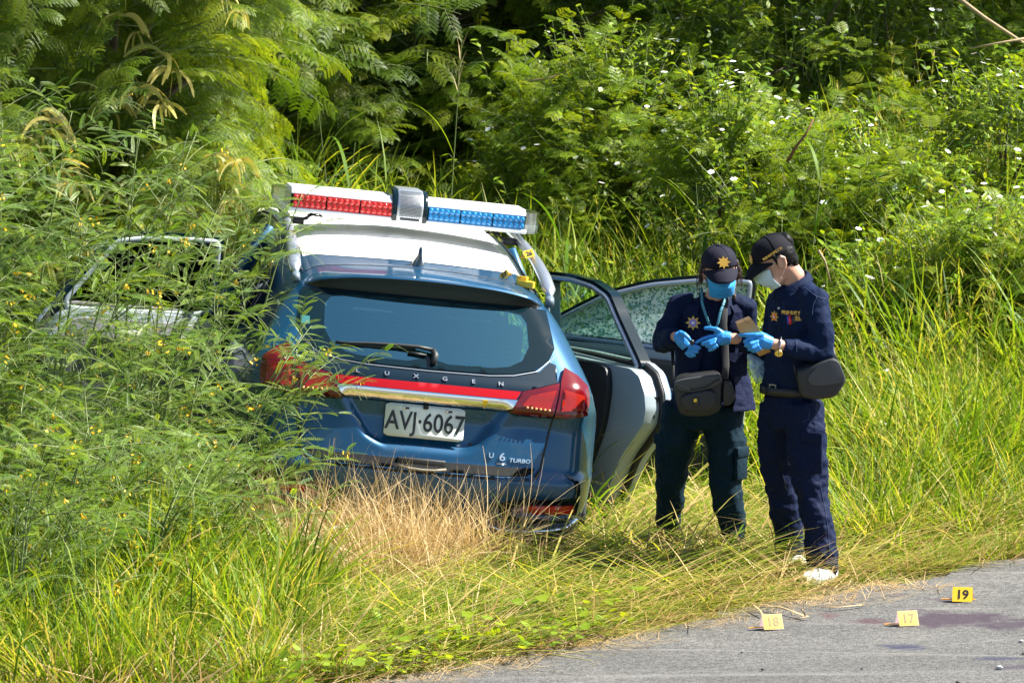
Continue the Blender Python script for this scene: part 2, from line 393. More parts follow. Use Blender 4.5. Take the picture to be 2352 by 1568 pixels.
car = thing('police_car', 'blue patrol car with white roof and open doors stuck in the tall grass', 'police car')
car.matrix_world = CARX
ZS = [.18, .28, .34, .37, .44, .50, .555, .575, .60, .64, .80, .885, .93, .97, 1.0, 1.04, 1.40, 1.46, 1.60]
YS = [.15, .07, .035, .02, .005, .0, .0, .012, .05, .058, .088, .074, .088, .097, .114, .157, .54, .60, .95]
_z = np.arange(.1, 1.7, .002); _y = np.interp(_z, ZS, YS); _k = np.exp(-np.arange(-9, 10)**2/18.); _k /= _k.sum()
_y = np.convolve(np.pad(_y, 9, mode='edge'), _k, 'valid')
HZ = [.15, .22, .3, .45, .6, .9, 1.0, 1.05, 1.1, 1.25, 1.4, 1.5, 1.56, 1.66]; HW = [.74, .80, .85, .885, .90, .905, .895, .875, .845, .755, .665, .61, .54, .40]
_hw = np.interp(_z, HZ, HW); _hw = np.convolve(np.pad(_hw, 9, mode='edge'), _k, 'valid')
def hw(z): return np.interp(z, _z, _hw)
def rear(x, z):
    a = np.abs(x); w_ = hw(z)
    y = np.interp(z, _z, _y) + .05*(x/.7)**2 + .30*np.maximum(0, (a-(w_-.22))/.22)**3
    # hollow round the number plate, wider at the top
    hx = np.interp(z, [.64, .70, .885], [.20, .295, .425])
    rec = sstep(-.01, .06, hx-a)*sstep(.635, .70, z)*sstep(.91, .875, z)
    y = y + .038*rec
    # pinched crease running out under the lamps
    y = y + .018*sstep(.895, .86, z)*sstep(.70, .86, z)*sstep(.36, .46, a)*sstep(.70, .52, a)
    # black pocket in the bumper corner
    y = y + .03*sstep(.42, .50, a)*sstep(.80, .77, a)*sstep(.385, .40, z)*sstep(.475, .455, z)
    return y
RP_Y = [.40, .50, .72, 1.0, 1.3, 1.6, 2.0, 2.4, 2.8, 3.1, 3.4, 3.8]; RP_Z = [1.440, 1.447, 1.461, 1.484, 1.528, 1.562, 1.592, 1.602, 1.585, 1.545, 1.47, 1.30]
_ry = np.arange(.3, 3.9, .01); _rz = np.interp(_ry, RP_Y, RP_Z); _k2 = np.exp(-np.arange(-15, 16)**2/72.); _k2 /= _k2.sum()
_rz = np.convolve(np.pad(_rz, 15, mode='edge'), _k2, 'valid')
def roofz(x, y): return np.interp(y, _ry, _rz) - .030*(x/.5)**2 - 3*np.maximum(0, np.abs(x)-.48)**2

# ---- shell
glass_out = mir([(0, 1.355), (.30, 1.352), (.50, 1.345), (.600, 1.335), (.632, 1.17), (.60, 1.115), (.53, 1.07), (.42, 1.045), (.30, 1.037), (0, 1.036)])
glass_in = mir([(0, 1.335), (.35, 1.327), (.47, 1.310), (.498, 1.275), (.503, 1.17), (.465, 1.105), (.40, 1.075), (.32, 1.064), (.10, 1.061), (.05, 1.072), (.02, 1.100), (0, 1.104)])
zl = np.concatenate([np.arange(.20, 1.10, .016), np.arange(1.10, 1.66, .022)])
def loop(z):
    w_ = float(hw(z)); P = []
    for t in np.linspace(0, 1, 44):
        x = w_*sin(t*pi/2)**.85 if t < 1 else w_; P.append((x, float(rear(x, z)), 0))
    yc = P[-1][1]; yf = 4.50 if z < .92 else 4.50-(z-.92)**.6*.9 if z < 1.02 else 3.62-(z-1.02)*1.55
    yf = max(yf, 1.5); ye = yf-.30
    for t in np.linspace(0, 1, 44)[1:]:
        y = yc+(ye-yc)*t; k = 1-.02*sstep(2.6, 3.3, y)-.10*sstep(3.3, 4.6, y); k += .012*sin(pi*np.clip((y-.4)/2.4, 0, 1)) if z > .3 else 0
        P.append((w_*k, y, 1))
    wx = P[-1][0]
    for t in np.linspace(0, pi/2, 14)[1:]: P.append((wx*cos(t)**.7 if t < pi/2-1e-6 else 0, ye+.30*sin(t), 2))
    return P
L_ = [loop(z) for z in zl]; npt = len(L_[0]); V = []
for z, P in zip(zl, L_):
    row = [(x, y) for x, y, k in P] + [(-x, y) for x, y, k in P[-2:0:-1]]
    V += [(x, y, min(z, float(roofz(x, max(.4, y)))-.004)) for x, y in row]
nr = len(V)//len(zl); kinds = [k for *_, k in L_[0]] + [k for *_, k in L_[0][-2:0:-1]]
door_rear = [(1.30, .36), (1.36, .60), (1.16, .84), (1.10, 1.0), (1.20, 1.12), (1.55, 1.40), (2.02, 1.46), (2.02, .34)]
door_front = [(2.12, .34), (2.12, 1.47), (2.6, 1.47), (3.0, 1.28), (3.20, 1.02), (3.22, .40)]
F = []
for j in range(len(zl)-1):
    for i in range(nr):
        q = (j*nr+i, j*nr+(i+1) % nr, (j+1)*nr+(i+1) % nr, (j+1)*nr+i)
        c = np.mean([V[k] for k in q], axis=0); k = kinds[i]
        if max(V[t][2] for t in q)-min(V[t][2] for t in q) < 1e-5: continue
        side = k == 1 and abs(c[0]) > .4
        if side and (math.hypot(c[1]-.95, c[2]-.34) < .37 or math.hypot(c[1]-3.66, c[2]-.34) < .37): continue
        if side and inpoly((c[1], c[2]), door_rear): continue
        if side and inpoly((c[1], c[2]), door_front): continue
        if k == 2 and c[2] > 1.05 or (k == 1 and c[2] > 1.05 and c[1] > 3.62-(c[2]-1.02)*1.55-.33 and abs(c[0]) < .6): continue
        if k == 0 and inpoly((c[0], c[2]), glass_in): continue
        F.append(q)
body = obj('body', V, F, paint, car, True)

def patch(name, poly, mat, off=.004, step=.03, parent=car, holes=(), th=None, surf=None, smooth=True, round_=0, mats=None):
    """plate cut to a polygon in (x, z), bent onto the tail of the car, with a rim going back into it"""
    surf = surf or (lambda x, z: (x, float(rear(x, z)), z))
    if round_: poly = chaikin(poly, round_)
    bd = densify(poly, step); hs = [densify(h, step) for h in holes]
    pts = [Vector(p) for p in bd]; ed = [(i, (i+1) % len(bd)) for i in range(len(bd))]
    for h in hs:
        b = len(pts); pts += [Vector(p) for p in h]; ed += [(b+i, b+(i+1) % len(h)) for i in range(len(h))]
    xs = [p[0] for p in bd]; zs = [p[1] for p in bd]
    for x in np.arange(min(xs)+step*.5, max(xs), step):
        for z in np.arange(min(zs)+step*.5, max(zs), step):
            if inpoly((x, z), bd) and not any(inpoly((x, z), h) for h in hs):
                dmin = min((p.x-x)**2+(p.y-z)**2 for p in pts[:len(bd)+sum(map(len, hs))])
                if dmin > (step*.45)**2: pts.append(Vector((x, z)))
    vs, es, fs, *_ = geometry.delaunay_2d_cdt(pts, ed, [], 0, 1e-6)
    eps = 2e-3
    def nrm(x, z):
        a = Vector(surf(x+eps, z))-Vector(surf(x-eps, z)); b = Vector(surf(x, z+eps))-Vector(surf(x, z-eps)); return a.cross(b).normalized()
    P = []
    for p in vs: P.append(Vector(surf(p.x, p.y)) + nrm(p.x, p.y)*off)
    FF = []
    for f in fs:
        cx = sum(vs[i].x for i in f)/len(f); cz = sum(vs[i].y for i in f)/len(f)
        if inpoly((cx, cz), bd) and not any(inpoly((cx, cz), h) for h in hs): FF.append(tuple(f))
    # make outward = the surface normal
    f0 = FF[0]; n0 = (P[f0[1]]-P[f0[0]]).cross(P[f0[2]]-P[f0[0]]); q0 = nrm(vs[f0[0]].x, vs[f0[0]].y)
    if n0.dot(q0) < 0: FF = [f[::-1] for f in FF]
    th = th if th is not None else off+.006
    cnt = {}
    for f in FF:
        for a, b in zip(f, f[1:]+f[:1]): cnt[(a, b)] = 1
    base = len(P); mp = {}
    for (a, b) in list(cnt):
        if (b, a) in cnt: continue
        for k in (a, b):
            if k not in mp:
                mp[k] = len(P); n_ = nrm(vs[k].x, vs[k].y); P.append(P[k].copy()); P.append(P[k]-n_*th)
        FF.append((b, a, mp[a]+1, mp[b]+1) if False else (mp[b], mp[a], mp[a]+1, mp[b]+1))
    return obj(name, P, FF, mat, parent, smooth)

# ---- tailgate: lower painted panel with its own gap, upper panel with its dark reflection put into the colour
gate_low = mir([(0, .868), (.60, .868), (.622, .872), (.600, .74), (.578, .615), (.562, .583), (.53, .568), (.40, .561), (0, .559)])
gap_low = mir([(0, .868), (.61, .868), (.634, .874), (.612, .74), (.590, .610), (.572, .572), (.535, .556), (.40, .549), (0, .547)])
patch('tailgate_gap', gap_low, rubber, .0015, .03, th=.002)
patch('tailgate_panel', gate_low, paint, .007, .0115)
patch('tailgate_scuff_strip', mir([(0, .606), (.45, .609), (.555, .613), (.545, .588), (.515, .574), (.40, .567), (0, .565)]), pm('scuffed_dark_strip', (.006, .007, .008), .6, spec=.08, noise=(30, .6)), .010, .03)
gate_up = mir([(0, 1.032), (.34, 1.034), (.55, 1.064), (.605, 1.11), (.635, 1.10), (.640, 1.024), (.46, .974), (.30, .974), (0, .974)])
patch('tailgate_upper_panel', gate_up, pm('dark_reflection_gloss', (0.003, 0.012, 0.022), 0.22, 0.0, 0.15, spec=.35), .006, .02)
patch('rear_window_surround', glass_out, black_gloss, .008, .03, holes=[glass_in])
patch('rear_window', glass_in, tint_glass, .006, .03, th=.004)
# thin pale line along the lower edge of the glass
def onrear(x, z, off=0.0): return Vector((x, float(rear(x, z))-off, z))
MB().tube([onrear(x, z, .013) for x, z in densify([(-.612, 1.12), (-.54, 1.070), (-.42, 1.043), (-.30, 1.034), (0, 1.031), (.30, 1.034), (.42, 1.043), (.54, 1.070), (.628, 1.14)], .04, False)], .0028, 6).build('window_edge_line', alu, car)
# defroster lines across the glass
m_ = MB()
for k in range(10):
    z = 1.10+.023*k; m_.tube([onrear(x, z, .0075) for x in np.linspace(-.44, .44, 16)], .0006, 4)
m_.build('defroster_lines', pm('defroster', (.10, .09, .07), .5), car, kind='stuff')
patch('window_sticker', [(-.614, 1.212), (-.572, 1.212), (-.572, 1.178), (-.614, 1.178)], pm('sticker_green', (.02, .12, .12), .4), .0095, .02)
m_ = MB()
cx, cz = -.593, 1.197
pts = [(cx+.016*cos(a)*(1 if abs(a) < 2.4 else .9), cz+.011*sin(a)) for a in np.linspace(0, 2*pi, 15)[:-1]]
pts2 = [onrear(x, z, .012) for x, z in pts]
m_.add(pts2+[onrear(cx, cz-.016, .012)], [tuple(range(len(pts2)))[::-1], (9, 10, 11, len(pts2))[::-1]])
m_.build('sticker_emblem', plate_m, car)
# ---- lamp units and light strip
for s in (1, -1):
    li = [(s*x, z) for x, z in [(.646, 1.016), (.462, .971), (.416, .880), (.622, .873)]]
    lo = [(s*x, z) for x, z in [(.652, 1.018), (.672, 1.085), (.735, 1.052), (.785, 1.008), (.792, .945), (.785, .884), (.70, .872), (.630, .872)]]
    a = patch('tail_light', li, red_dark, .018, .02); b = patch('tail_light', lo, red_lens, .022, .02)
    patch('lamp_element', [(s*x, z) for x, z in [(.628, .985), (.50, .957), (.462, .905), (.60, .893)]], amber_in, .0225, .015, parent=a)
    patch('lamp_element', [(s*x, z) for x, z in [(.665, .99), (.762, .97), (.765, .903), (.655, .893)]], amber_in, .0265, .015, parent=b)
    for k in range(6):
        x = .49+.022*k; MB().ell(onrear(s*x, .905-.001*k, .026), (.006, .003, .006), 0, 8, 5).build('lamp_bulb', pm('bulb', (1, .5, .2), .1), a)
    patch('lamp_rim', [(s*x, z) for x, z in [(.40, .878), (.415, .884), (.622, .877), (.70, .876), (.70, .866), (.622, .866), (.41, .870)]], black_gloss, .016, .02)
    # lower reflector in its black pocket, chrome lip under it
    patch('bumper_pocket', [(s*x, z) for x, z in [(.36, .432), (.45, .455), (.765, .487), (.772, .52), (.755, .565), (.715, .590), (.735, .592), (.780, .570), (.80, .52), (.797, .40), (.765, .372), (.55, .345), (.46, .350)]], black_gloss, .004, .02)
    patch('reflector', [(s*x, z) for x, z in [(.545, .437), (.768, .450), (.772, .415), (.60, .392), (.545, .395)]], reflector_m, .018, .02)
    patch('reflector_tip', [(s*x, z) for x, z in [(.455, .410), (.542, .437), (.542, .396), (.50, .392)]], refl_pale, .016, .02)
    pth = [(.35, .322), (.42, .304), (.52, .302), (.66, .318), (.755, .340), (.80, .375)]
    MB().tube([onrear(s*x, z, .012) for x, z in densify(pth, .03, False)], [(.016, .011)]*len(densify(pth, .03, False)), 10).build('bumper_trim', chrome, car)
patch('rear_light_strip', mir([(0, .972), (.455, .971), (.433, .935), (0, .935)]), red_strip, .014, .03)
patch('chrome_bar', mir([(0, .932), (.440, .931), (.420, .893), (0, .892)]), chrome, .017, .02)
patch('bumper_diffuser', mir([(0, .40), (.34, .402), (.42, .36), (.40, .335), (.46, .29), (.62, .275), (.60, .235), (.45, .215), (0, .215)]), grey_pl, .006, .03)
patch('bumper_lower_edge', mir([(0, .30), (.62, .30), (.80, .345), (.835, .40), (.845, .36), (.83, .29), (.78, .245), (0, .225)]), grey_pl, .004, .03)
patch('warning_triangle_sticker', [(.266, .916), (.296, .916), (.281, .892)], yellow, .0195, .02)
# ---- number plate
pm_ = frame(Vector((0, 0, 0)), (1, 0, 0), (0, .14, 1))
pc = Vector((.0, float(rear(0, .79))-.036, .788))
plate = MB().prism(chaikin([(-.194, -.080), (.194, -.080), (.194, .080), (-.194, .080)], 2, .06), 0, .004, 0, Matrix.Translation(pc) @ pm_).build('number_plate', plate_m, car)
text_obj('plate_text', 'AVJ·6067', .128, .0012, plate_k, plate, Matrix.Translation(pc) @ pm_ @ Matrix.Translation((0.002, -.006, .0052)), sx=.80, space=1.0, bold=.0015)
for x in (-.105, .105):
    MB().tube([Matrix.Translation(pc) @ pm_ @ Vector((x, .060, .004)), Matrix.Translation(pc) @ pm_ @ Vector((x, .060, .009))], .008, 12).build('plate_bolt', badge_m, plate)
    MB().prism([(x+.008, .054), (x+.025, .056), (x+.025, .065), (x+.008, .064)], .004, .0055, 0, Matrix.Translation(pc) @ pm_).build('bolt_slot', plate_k, plate)
MB().prism([(-.012, .062), (.012, .062), (.012, .088), (-.012, .088)], .004, .012, 0, Matrix.Translation(pc) @ pm_).build('plate_lamp_tab', black_pl, plate)
# ---- maker's letters: spaced capitals, and the model badge
def letters(name, s, size, x, z, sx=1, tilt=.9, depth=.003, space=1, shear=0, off=.012):
    p = onrear(x, z, off); up = (onrear(x, z+.01)-onrear(x, z-.01)).normalized(); rt = (onrear(x+.01, z)-onrear(x-.01, z)).normalized()
    return text_obj(name, s, size, depth, badge_m, car, frame(p, rt, up), sx=sx, space=space, shear=shear, bold=.0006)
for ch, x in zip('LUXGEN', [-.345, -.203, -.062, .079, .219, .355]): letters('badge_letter', ch, .031, x, 1.002, 1.15)
letters('model_badge', 'U', .034, .337, .660, 1.1); letters('model_badge', '6', .054, .392, .656, 1.25); letters('model_badge', 'TURBO', .026, .478, .645, 1.25, shear=.2)
m_ = MB()
for k in (0, 1): m_.tube([onrear(x, z, .013) for x, z in [(.366, .626-k*.004), (.416, .626-k*.004)]], .0015, 5)
m_.build('badge_frame', badge_m, car)
hb = MB().box((-.003, float(rear(0, .598))-.014, .598), (.235, .030, .040)).build('gate_handle', black_pl, car, False); bevel(hb, .006)
m_ = MB(); m_.tube([onrear(-.12, .580, .03), onrear(-.06, .572, .034), onrear(0, .570, .036), onrear(.06, .572, .034), onrear(.115, .580, .03)], .007, 8)
m_.build('handle_lip', pm('scuffed_plastic', (.16, .14, .10), .6, noise=(40, .5)), car)
# ---- wiper
wp = [(-.43, 1.118), (-.29, 1.128), (-.15, 1.133), (-.05, 1.133), (.02, 1.126)]
wi = MB(); wi.tube([onrear(x, z, .026+.012*max(0, (x+.43)/.45)) for x, z in densify(wp, .04, False)], [.004+.008*i/11 for i in range(len(densify(wp, .04, False)))], 8)
wi.tube([onrear(.02, 1.126, .04), onrear(.032, 1.105, .040), onrear(.024, 1.074, .030), onrear(.02, 1.066, .015)], [.014, .017, .016, .012], 10)
wi.tube([onrear(-.10, 1.105, .022), onrear(-.01, 1.098, .024)], .007, 6)
wi.build('rear_wiper', black_pl, car)
wb = MB(); wb.tube([onrear(x, z, .013) for x, z in densify([(-.45, 1.115), (-.25, 1.116), (-.06, 1.122)], .04, False)], [(.004, .010)]*len(densify([(-.45, 1.115), (-.25, 1.116), (-.06, 1.122)], .04, False)), 6); wb.build('wiper_blade', rubber, car)

# ---- roof, vinyl, spoiler, rails, antenna
def sheet(name, xs, ys, f, mat, parent=car, th=.004):
    P = [(x(y) if callable(x) else x*1.0, y, 0) for y in ys for x in xs]
    P = [f(x, y) for x, y, _ in P]; n_ = len(xs); k = len(ys)
    F_ = [(j*n_+i, j*n_+i+1, (j+1)*n_+i+1, (j+1)*n_+i) for j in range(k-1) for i in range(n_-1)]
    b = len(P); P += [(x, y, z-th) for x, y, z in P]
    rim = [i for i in range(n_)] + [j*n_+n_-1 for j in range(1, k)] + [(k-1)*n_+i for i in range(n_-2, -1, -1)] + [j*n_ for j in range(k-2, 0, -1)]
    F_ += [(rim[(i+1) % len(rim)], rim[i], rim[i]+b, rim[(i+1) % len(rim)]+b) for i in range(len(rim))]
    return obj(name, P, F_, mat, parent, radians(40))
ux = np.linspace(-1, 1, 41)
sheet('roof', ux*.60, np.linspace(.745, 3.45, 60), lambda x, y: (x, y, float(roofz(x, y))+.002), paint)
white_rear = lambda x: 0.94 + .12*(abs(x)/.55)**2.5
P = []; F_ = []
vy = np.linspace(0, 1, 50); vx = np.linspace(-.555, .555, 37)
for t in vy:
    for x in vx:
        y0 = white_rear(x); y = y0+(3.2-y0)*t; P.append((x, y, float(roofz(x, y))+.0045))
F_ = [(j*37+i, j*37+i+1, (j+1)*37+i+1, (j+1)*37+i) for j in range(49) for i in range(36)]
obj('white_roof_panel', P, F_, vinyl, car, True)
def trail(x): return .445 + .05*(abs(x)/.6)**2 + .10*max(0, (abs(x)-.47)/.13)**2
P = []; F_ = []; fm_ = []; sx_ = np.linspace(-.605, .605, 49); nu = len(sx_)
def sz(x, y): 
    return float(roofz(x, y)) - .022*max(0, (abs(x)-.3)/.3)**2*np.clip((.745-y)/.25, 0, 1)
rows = []
for t in np.linspace(0, 1, 9): rows.append([(x, .738-(.738-trail(x))*t, sz(x, .738-(.738-trail(x))*t)+.003-.004*t**4) for x in sx_])
rows.append([(x, trail(x)-.006, sz(x, trail(x))-.010) for x in sx_])
rows.append([(x, trail(x)-.002, sz(x, trail(x))-.020) for x in sx_])
for t in np.linspace(0, 1, 5)[1:]: rows.append([(x, trail(x)+(float(rear(x, 1.352))-trail(x)-.01)*t, sz(x, trail(x))-.020+(1.348-.0*abs(x)-sz(x, trail(x))+.020)*t**1.4) for x in sx_])
for r in rows: P += r
for j in range(len(rows)-1):
    for i in range(nu-1): F_.append((j*nu+i+1, j*nu+i, (j+1)*nu+i, (j+1)*nu+i+1)); fm_.append(0 if j < 9 else 1)
for col_, rev in ((0, False), (nu-1, True)):
    f = tuple(j*nu+col_ for j in range(len(rows))); F_.append(f[::-1] if rev else f); fm_.append(0)
obj('roof_spoiler', P, F_, None, car, radians(45), [paint, black_pl], fm_)
MB().tube([(x, .742, float(roofz(x, .742))+.0025) for x in np.linspace(-.60, .60, 40)], .0035, 6).build('spoiler_seam', rubber, car)
m_ = MB(); m_.box((0, 0, 0), (.30, .010, .016), 0, Matrix.Translation((0, .482, 1.392)) @ Matrix.Rotation(-.7, 4, 'X')); tl = m_.build('brake_light', pm('brake_lens', (.035, .02, .03), .15, 0, .8), car, False)
m_ = MB()
for k in range(22): m_.ell((-.12+.0115*k, .474, 1.392), (.0035, .003, .003), 0, 6, 4)
m_.build('brake_light_leds', pm('led', (.16, .20, .20), .3), tl, kind='stuff')
for s in (1, -1):
    path = [(.632, .62, 1.398), (.634, .70, 1.430), (.630, .85, 1.475), (.622, 1.05, 1.520), (.612, 1.3, 1.560), (.600, 1.6, 1.592), (.590, 2.0, 1.618), (.585, 2.4, 1.622), (.59, 2.7, 1.60)]
    rd = [(.010, .012), (.034, .020), (.034, .024), (.030, .026), (.024, .024), (.022, .024), (.022, .022), (.02, .02), (.008, .008)]
    MB().tube([(s*x, y, z) for x, y, z in path], rd, 14, hint=(0, 0, 1)).build('roof_rail', alu, car)
    MB().tube([(s*.630, .60, 1.362), (s*.632, .63, 1.392)], [.022, .022], 8).build('rail_foot', pm('rail_foot_grey', (.12, .16, .2), .4), car)
    MB().tube([(s*(.585), y, float(roofz(.585, y))+.006) for y in np.linspace(.8, 3.2, 30)], .006, 6).build('roof_seam', rubber, car)
an = MB()
an.tube([(-.005, .86, 1.462), (-.005, .855, 1.478), (-.005, .845, 1.492), (-.005, .825, 1.53), (-.005, .815, 1.562)], [(.034, .07), (.031, .06), (.022, .045), (.011, .022), (.009, .014)], 14, hint=(0, 1, 0))
an.build('antenna', pm('antenna_blue', (.008, .03, .06), .15, .2, 1), car)

# ---- light bar
bar = MB()
BZ, BY, BW = 1.695, 1.60, .60
def barprof(x0, x1, y0, y1, z0, z1, c, m=0, mb=bar):
    pr = [(y0, z0), (y1, z0), (y1, z1-c), (y1-c*1.3, z1), (y0+c*1.3, z1), (y0, z1-c)]
    n_ = len(pr); vs = [(x0, a, b) for a, b in pr]+[(x1, a, b) for a, b in pr]
    mb.add(vs, [(i, (i+1) % n_, (i+1) % n_+n_, i+n_) for i in range(n_)]+[tuple(range(n_))[::-1], tuple(range(n_, 2*n_))], m)
barprof(-BW, BW, BY-.15, BY+.15, BZ+.026, BZ+.060, .026)
barprof(-BW-.01, BW+.01, BY-.158, BY+.158, BZ-.062, BZ-.040, .004)
lb = bar.build('light_bar', alu_white, car, False); bevel(lb, .004)
MB().box((0, BY, BZ-.008), (2*BW, .26, .066)).build('bar_core', black_pl, lb, False)
def lens_mat(name, col):
    m = pm(name, col, .12, 0, 1.0); return m
rl = lens_mat('red_led_lens', (.52, .012, .008)); bl = lens_mat('blue_led_lens', (.008, .20, .48))
for k, x in enumerate([-.502, -.313, -.124+.0, .124+.064, .35, .52]):
    pass
def led(x0, x1, mat):
    e = MB(); e.box(((x0+x1)/2, BY-.140, BZ-.007), (x1-x0-.008, .03, .066)); l = e.build('led_module', mat, lb, False)
    d = MB(); hd = MB()
    for i in range(6):
        xx = x0+(x1-x0)*(i+.5)/6
        for zz in (.011, -.023): d.ell((xx, BY-.155, BZ+zz), (.0125, .006, .0125), 0, 12, 6)
        if i in (0, 1, 3, 4): hd.tube([(xx+.012, BY-.1545, BZ-.006), (xx+.012, BY-.157, BZ-.006)], .0038, 8)
    d.build('led_reflector', mat, l, kind='stuff'); hd.build('screw_hole', plate_k, l, kind='stuff')
for k in range(3): led(-.592+.172*k, -.592+.172*(k+1), rl); led(.100+.166*k, .100+.166*(k+1), bl)
for s in (1, -1):
    e = MB(); pr = [(s*.602, -.15), (s*.602, .15), (s*.66, .12), (s*.682, .06), (s*.682, -.06), (s*.66, -.12)]
    e.prism([(x, BY+y) for x, y in pr], BZ-.060, BZ+.046); e.build('end_cap', clear_lens, lb, False)
# speaker hump in the middle: black cheeks and a perforated silver grille
hump = [(-.162, -.062), (-.170, .02), (-.135, .075), (-.09, .098), (.09, .098), (.135, .075), (.170, .02), (.162, -.062)]
def humpbox(x0, x1, grow, mat, name, par):
    e = MB(); pr = [(a*(1+grow), b*(1+grow*.6)) for a, b in hump]
    n_ = len(pr); vs = [(x0, BY+a, BZ+b) for a, b in pr]+[(x1, BY+a, BZ+b) for a, b in pr]
    e.add(vs, [(i, (i+1) % n_, (i+1) % n_+n_, i+n_) for i in range(n_)]+[tuple(range(n_))[::-1], tuple(range(n_, 2*n_))])
    return bevel(e.build(name, mat, par, False), .012, 3)
humpbox(-.088, .098, .0, black_gloss, 'speaker_cheek', lb)
gr = humpbox(-.062, .074, .035, pm('grille_silver', (.55, .58, .60), .3, .8), 'speaker_grille', lb)
m_ = MB()
def hp(t):
    """point on the camera-facing slope of the hump, t from bottom to top"""
    pr = [(a*1.035, b*1.021) for a, b in hump[:4]]
    ls = [math.dist(pr[i], pr[i+1]) for i in range(3)]; d = t*sum(ls)
    for i in range(3):
        if d <= ls[i] or i == 2: u = d/ls[i]; return pr[i][0]+(pr[i+1][0]-pr[i][0])*u, pr[i][1]+(pr[i+1][1]-pr[i][1])*u
        d -= ls[i]
for r_ in range(22):
    t = .16+.75*r_/21; a, b = hp(t); a2, b2 = hp(t+.019)
    for c_ in range(9):
        x = -.050+.0125*c_+(.006 if r_ % 2 else 0)
        m_.add([(x, BY+a-.006, BZ+b), (x+.009, BY+a-.006, BZ+b), (x+.009, BY+a2-.006, BZ+b2), (x, BY+a2-.006, BZ+b2)], [(0, 1, 2, 3)])
m_.build('grille_slots', plate_k, lb, False, 'stuff')
a, b = hp(.085); lab = MB(); lab.box((.006, BY+a-.006, BZ+b), (.10, .002, .011)); lab.build('speaker_label', pm('label_dark', (.05, .055, .06), .4), lb, False)
for s in (1, -1):
    e = MB()
    e.tube([(s*.47, BY-.05, BZ-.062), (s*.50, BY-.05, BZ-.10), (s*.575, BY-.05, 1.575)], .008, 6); e.tube([(s*.43, BY-.04, BZ-.062), (s*.56, BY-.02, 1.572)], .005, 6)
    e.box((s*.56, BY-.03, 1.580), (.09, .10, .03)); e.tube([(s*.45, BY-.06, BZ-.066), (s*.42, BY-.06, BZ-.082), (s*.50, BY-.06, BZ-.078)], .004, 5)
    e.build('bar_mount', black_pl, lb)
# ---- wheels
def wheel(x, y):
    s = 1 if x > 0 else -1; t = MB(); pr = [(.20, -.10), (.30, -.115), (.335, -.10), (.345, -.06), (.345, .06), (.335, .10), (.30, .115), (.20, .10)]
    n_ = 40; vs = [(x+b, y+a*cos(2*pi*i/n_), .345+a*sin(2*pi*i/n_)) for i in range(n_) for a, b in pr]; k = len(pr)
    t.add(vs, [(i*k+j, i*k+(j+1) % k, ((i+1) % n_)*k+(j+1) % k, ((i+1) % n_)*k+j) for i in range(n_) for j in range(k)])
    wo = t.build('wheel', tyre_m, car)
    g_ = MB()
    for i in range(48):
        A = 2*pi*i/48
        for xx in (-.07, -.025, .025, .07): g_.box((0, 0, 0), (.034, .022, .012), 0, Matrix.Translation((x+xx, y, .345)) @ Matrix.Rotation(A, 4, 'X') @ Matrix.Translation((0, 0, .347)) @ Matrix.Rotation(.3*s, 4, 'Z'))
    g_.build('tread_block', tyre_m, wo, False, 'stuff')
    r_ = MB(); r_.tube([(x+s*.05, y, .345), (x+s*.10, y, .345)], [.21, .21], 28)
    for i in range(5):
        A = 2*pi*i/5; r_.box((0, 0, 0), (.03, .05, .19), 0, Matrix.Translation((x+s*.105, y, .345)) @ Matrix.Rotation(A, 4, 'X') @ Matrix.Translation((0, 0, .10)))
    r_.build('rim', alu, wo, False)
for x in (.765, -.765):
    for y in (.95, 3.66): wheel(x, y)
for y in (.95, 3.66):
    for s in (1, -1):
        a = MB(); P = [(s*.90, y+.385*cos(t), .34+.385*sin(t)) for t in np.linspace(-.1, pi+.1, 22)]
        a.tube(P, [(.03, .02)]*22, 8, hint=(1, 0, 0)); a.build('wheel_arch', grey_pl, car)
# ---- inside: floor, seats, dashboard, bulkhead, steering wheel
e = MB(); e.box((0, 2.2, .32), (1.6, 3.4, .06)); e.box((0, 3.55, .78), (1.45, .5, .40)); e.box((0, .75, .66), (1.35, .7, .06)); e.box((-.72, .85, .75), (.1, .8, .7)); e.box((.72, .85, .75), (.1, .8, .7))
e.box((0, .30, .72), (1.2, .04, .55))
bevel(e.build('cabin', interior, car, False), .02)
def seat(x, y, wd):
    e = MB(); e.box((x, y+.25, .56), (wd, .52, .16)); e.box((x, y-.05, .88), (wd, .14, .60), 0, Matrix.Translation((0, 0, 0)))
    st = bevel(e.build('seat', interior, car, False), .04, 3)
    for k in ((-.35, 0, .35) if wd > .8 else (0,)): bevel(MB().box((x+k, y-.07, 1.28), (.25, .10, .17)).build('headrest', interior, st, False), .03, 3)
seat(0, 1.35, 1.25); seat(-.37, 2.45, .52); seat(.37, 2.45, .52)
e = MB(); n_ = 24
vs = []
for i in range(n_):
    A = 2*pi*i/n_
    for j in range(6):
        B = 2*pi*j/6; r = .18+.014*cos(B); vs.append((-.37+r*cos(A), 3.18+.014*sin(B)+.35*r*sin(A)*.4, .98+r*sin(A)))
e.add(vs, [(i*6+j, i*6+(j+1) % 6, ((i+1) % n_)*6+(j+1) % 6, ((i+1) % n_)*6+j) for i in range(n_) for j in range(6)]); e.build('steering_wheel', black_pl, car)
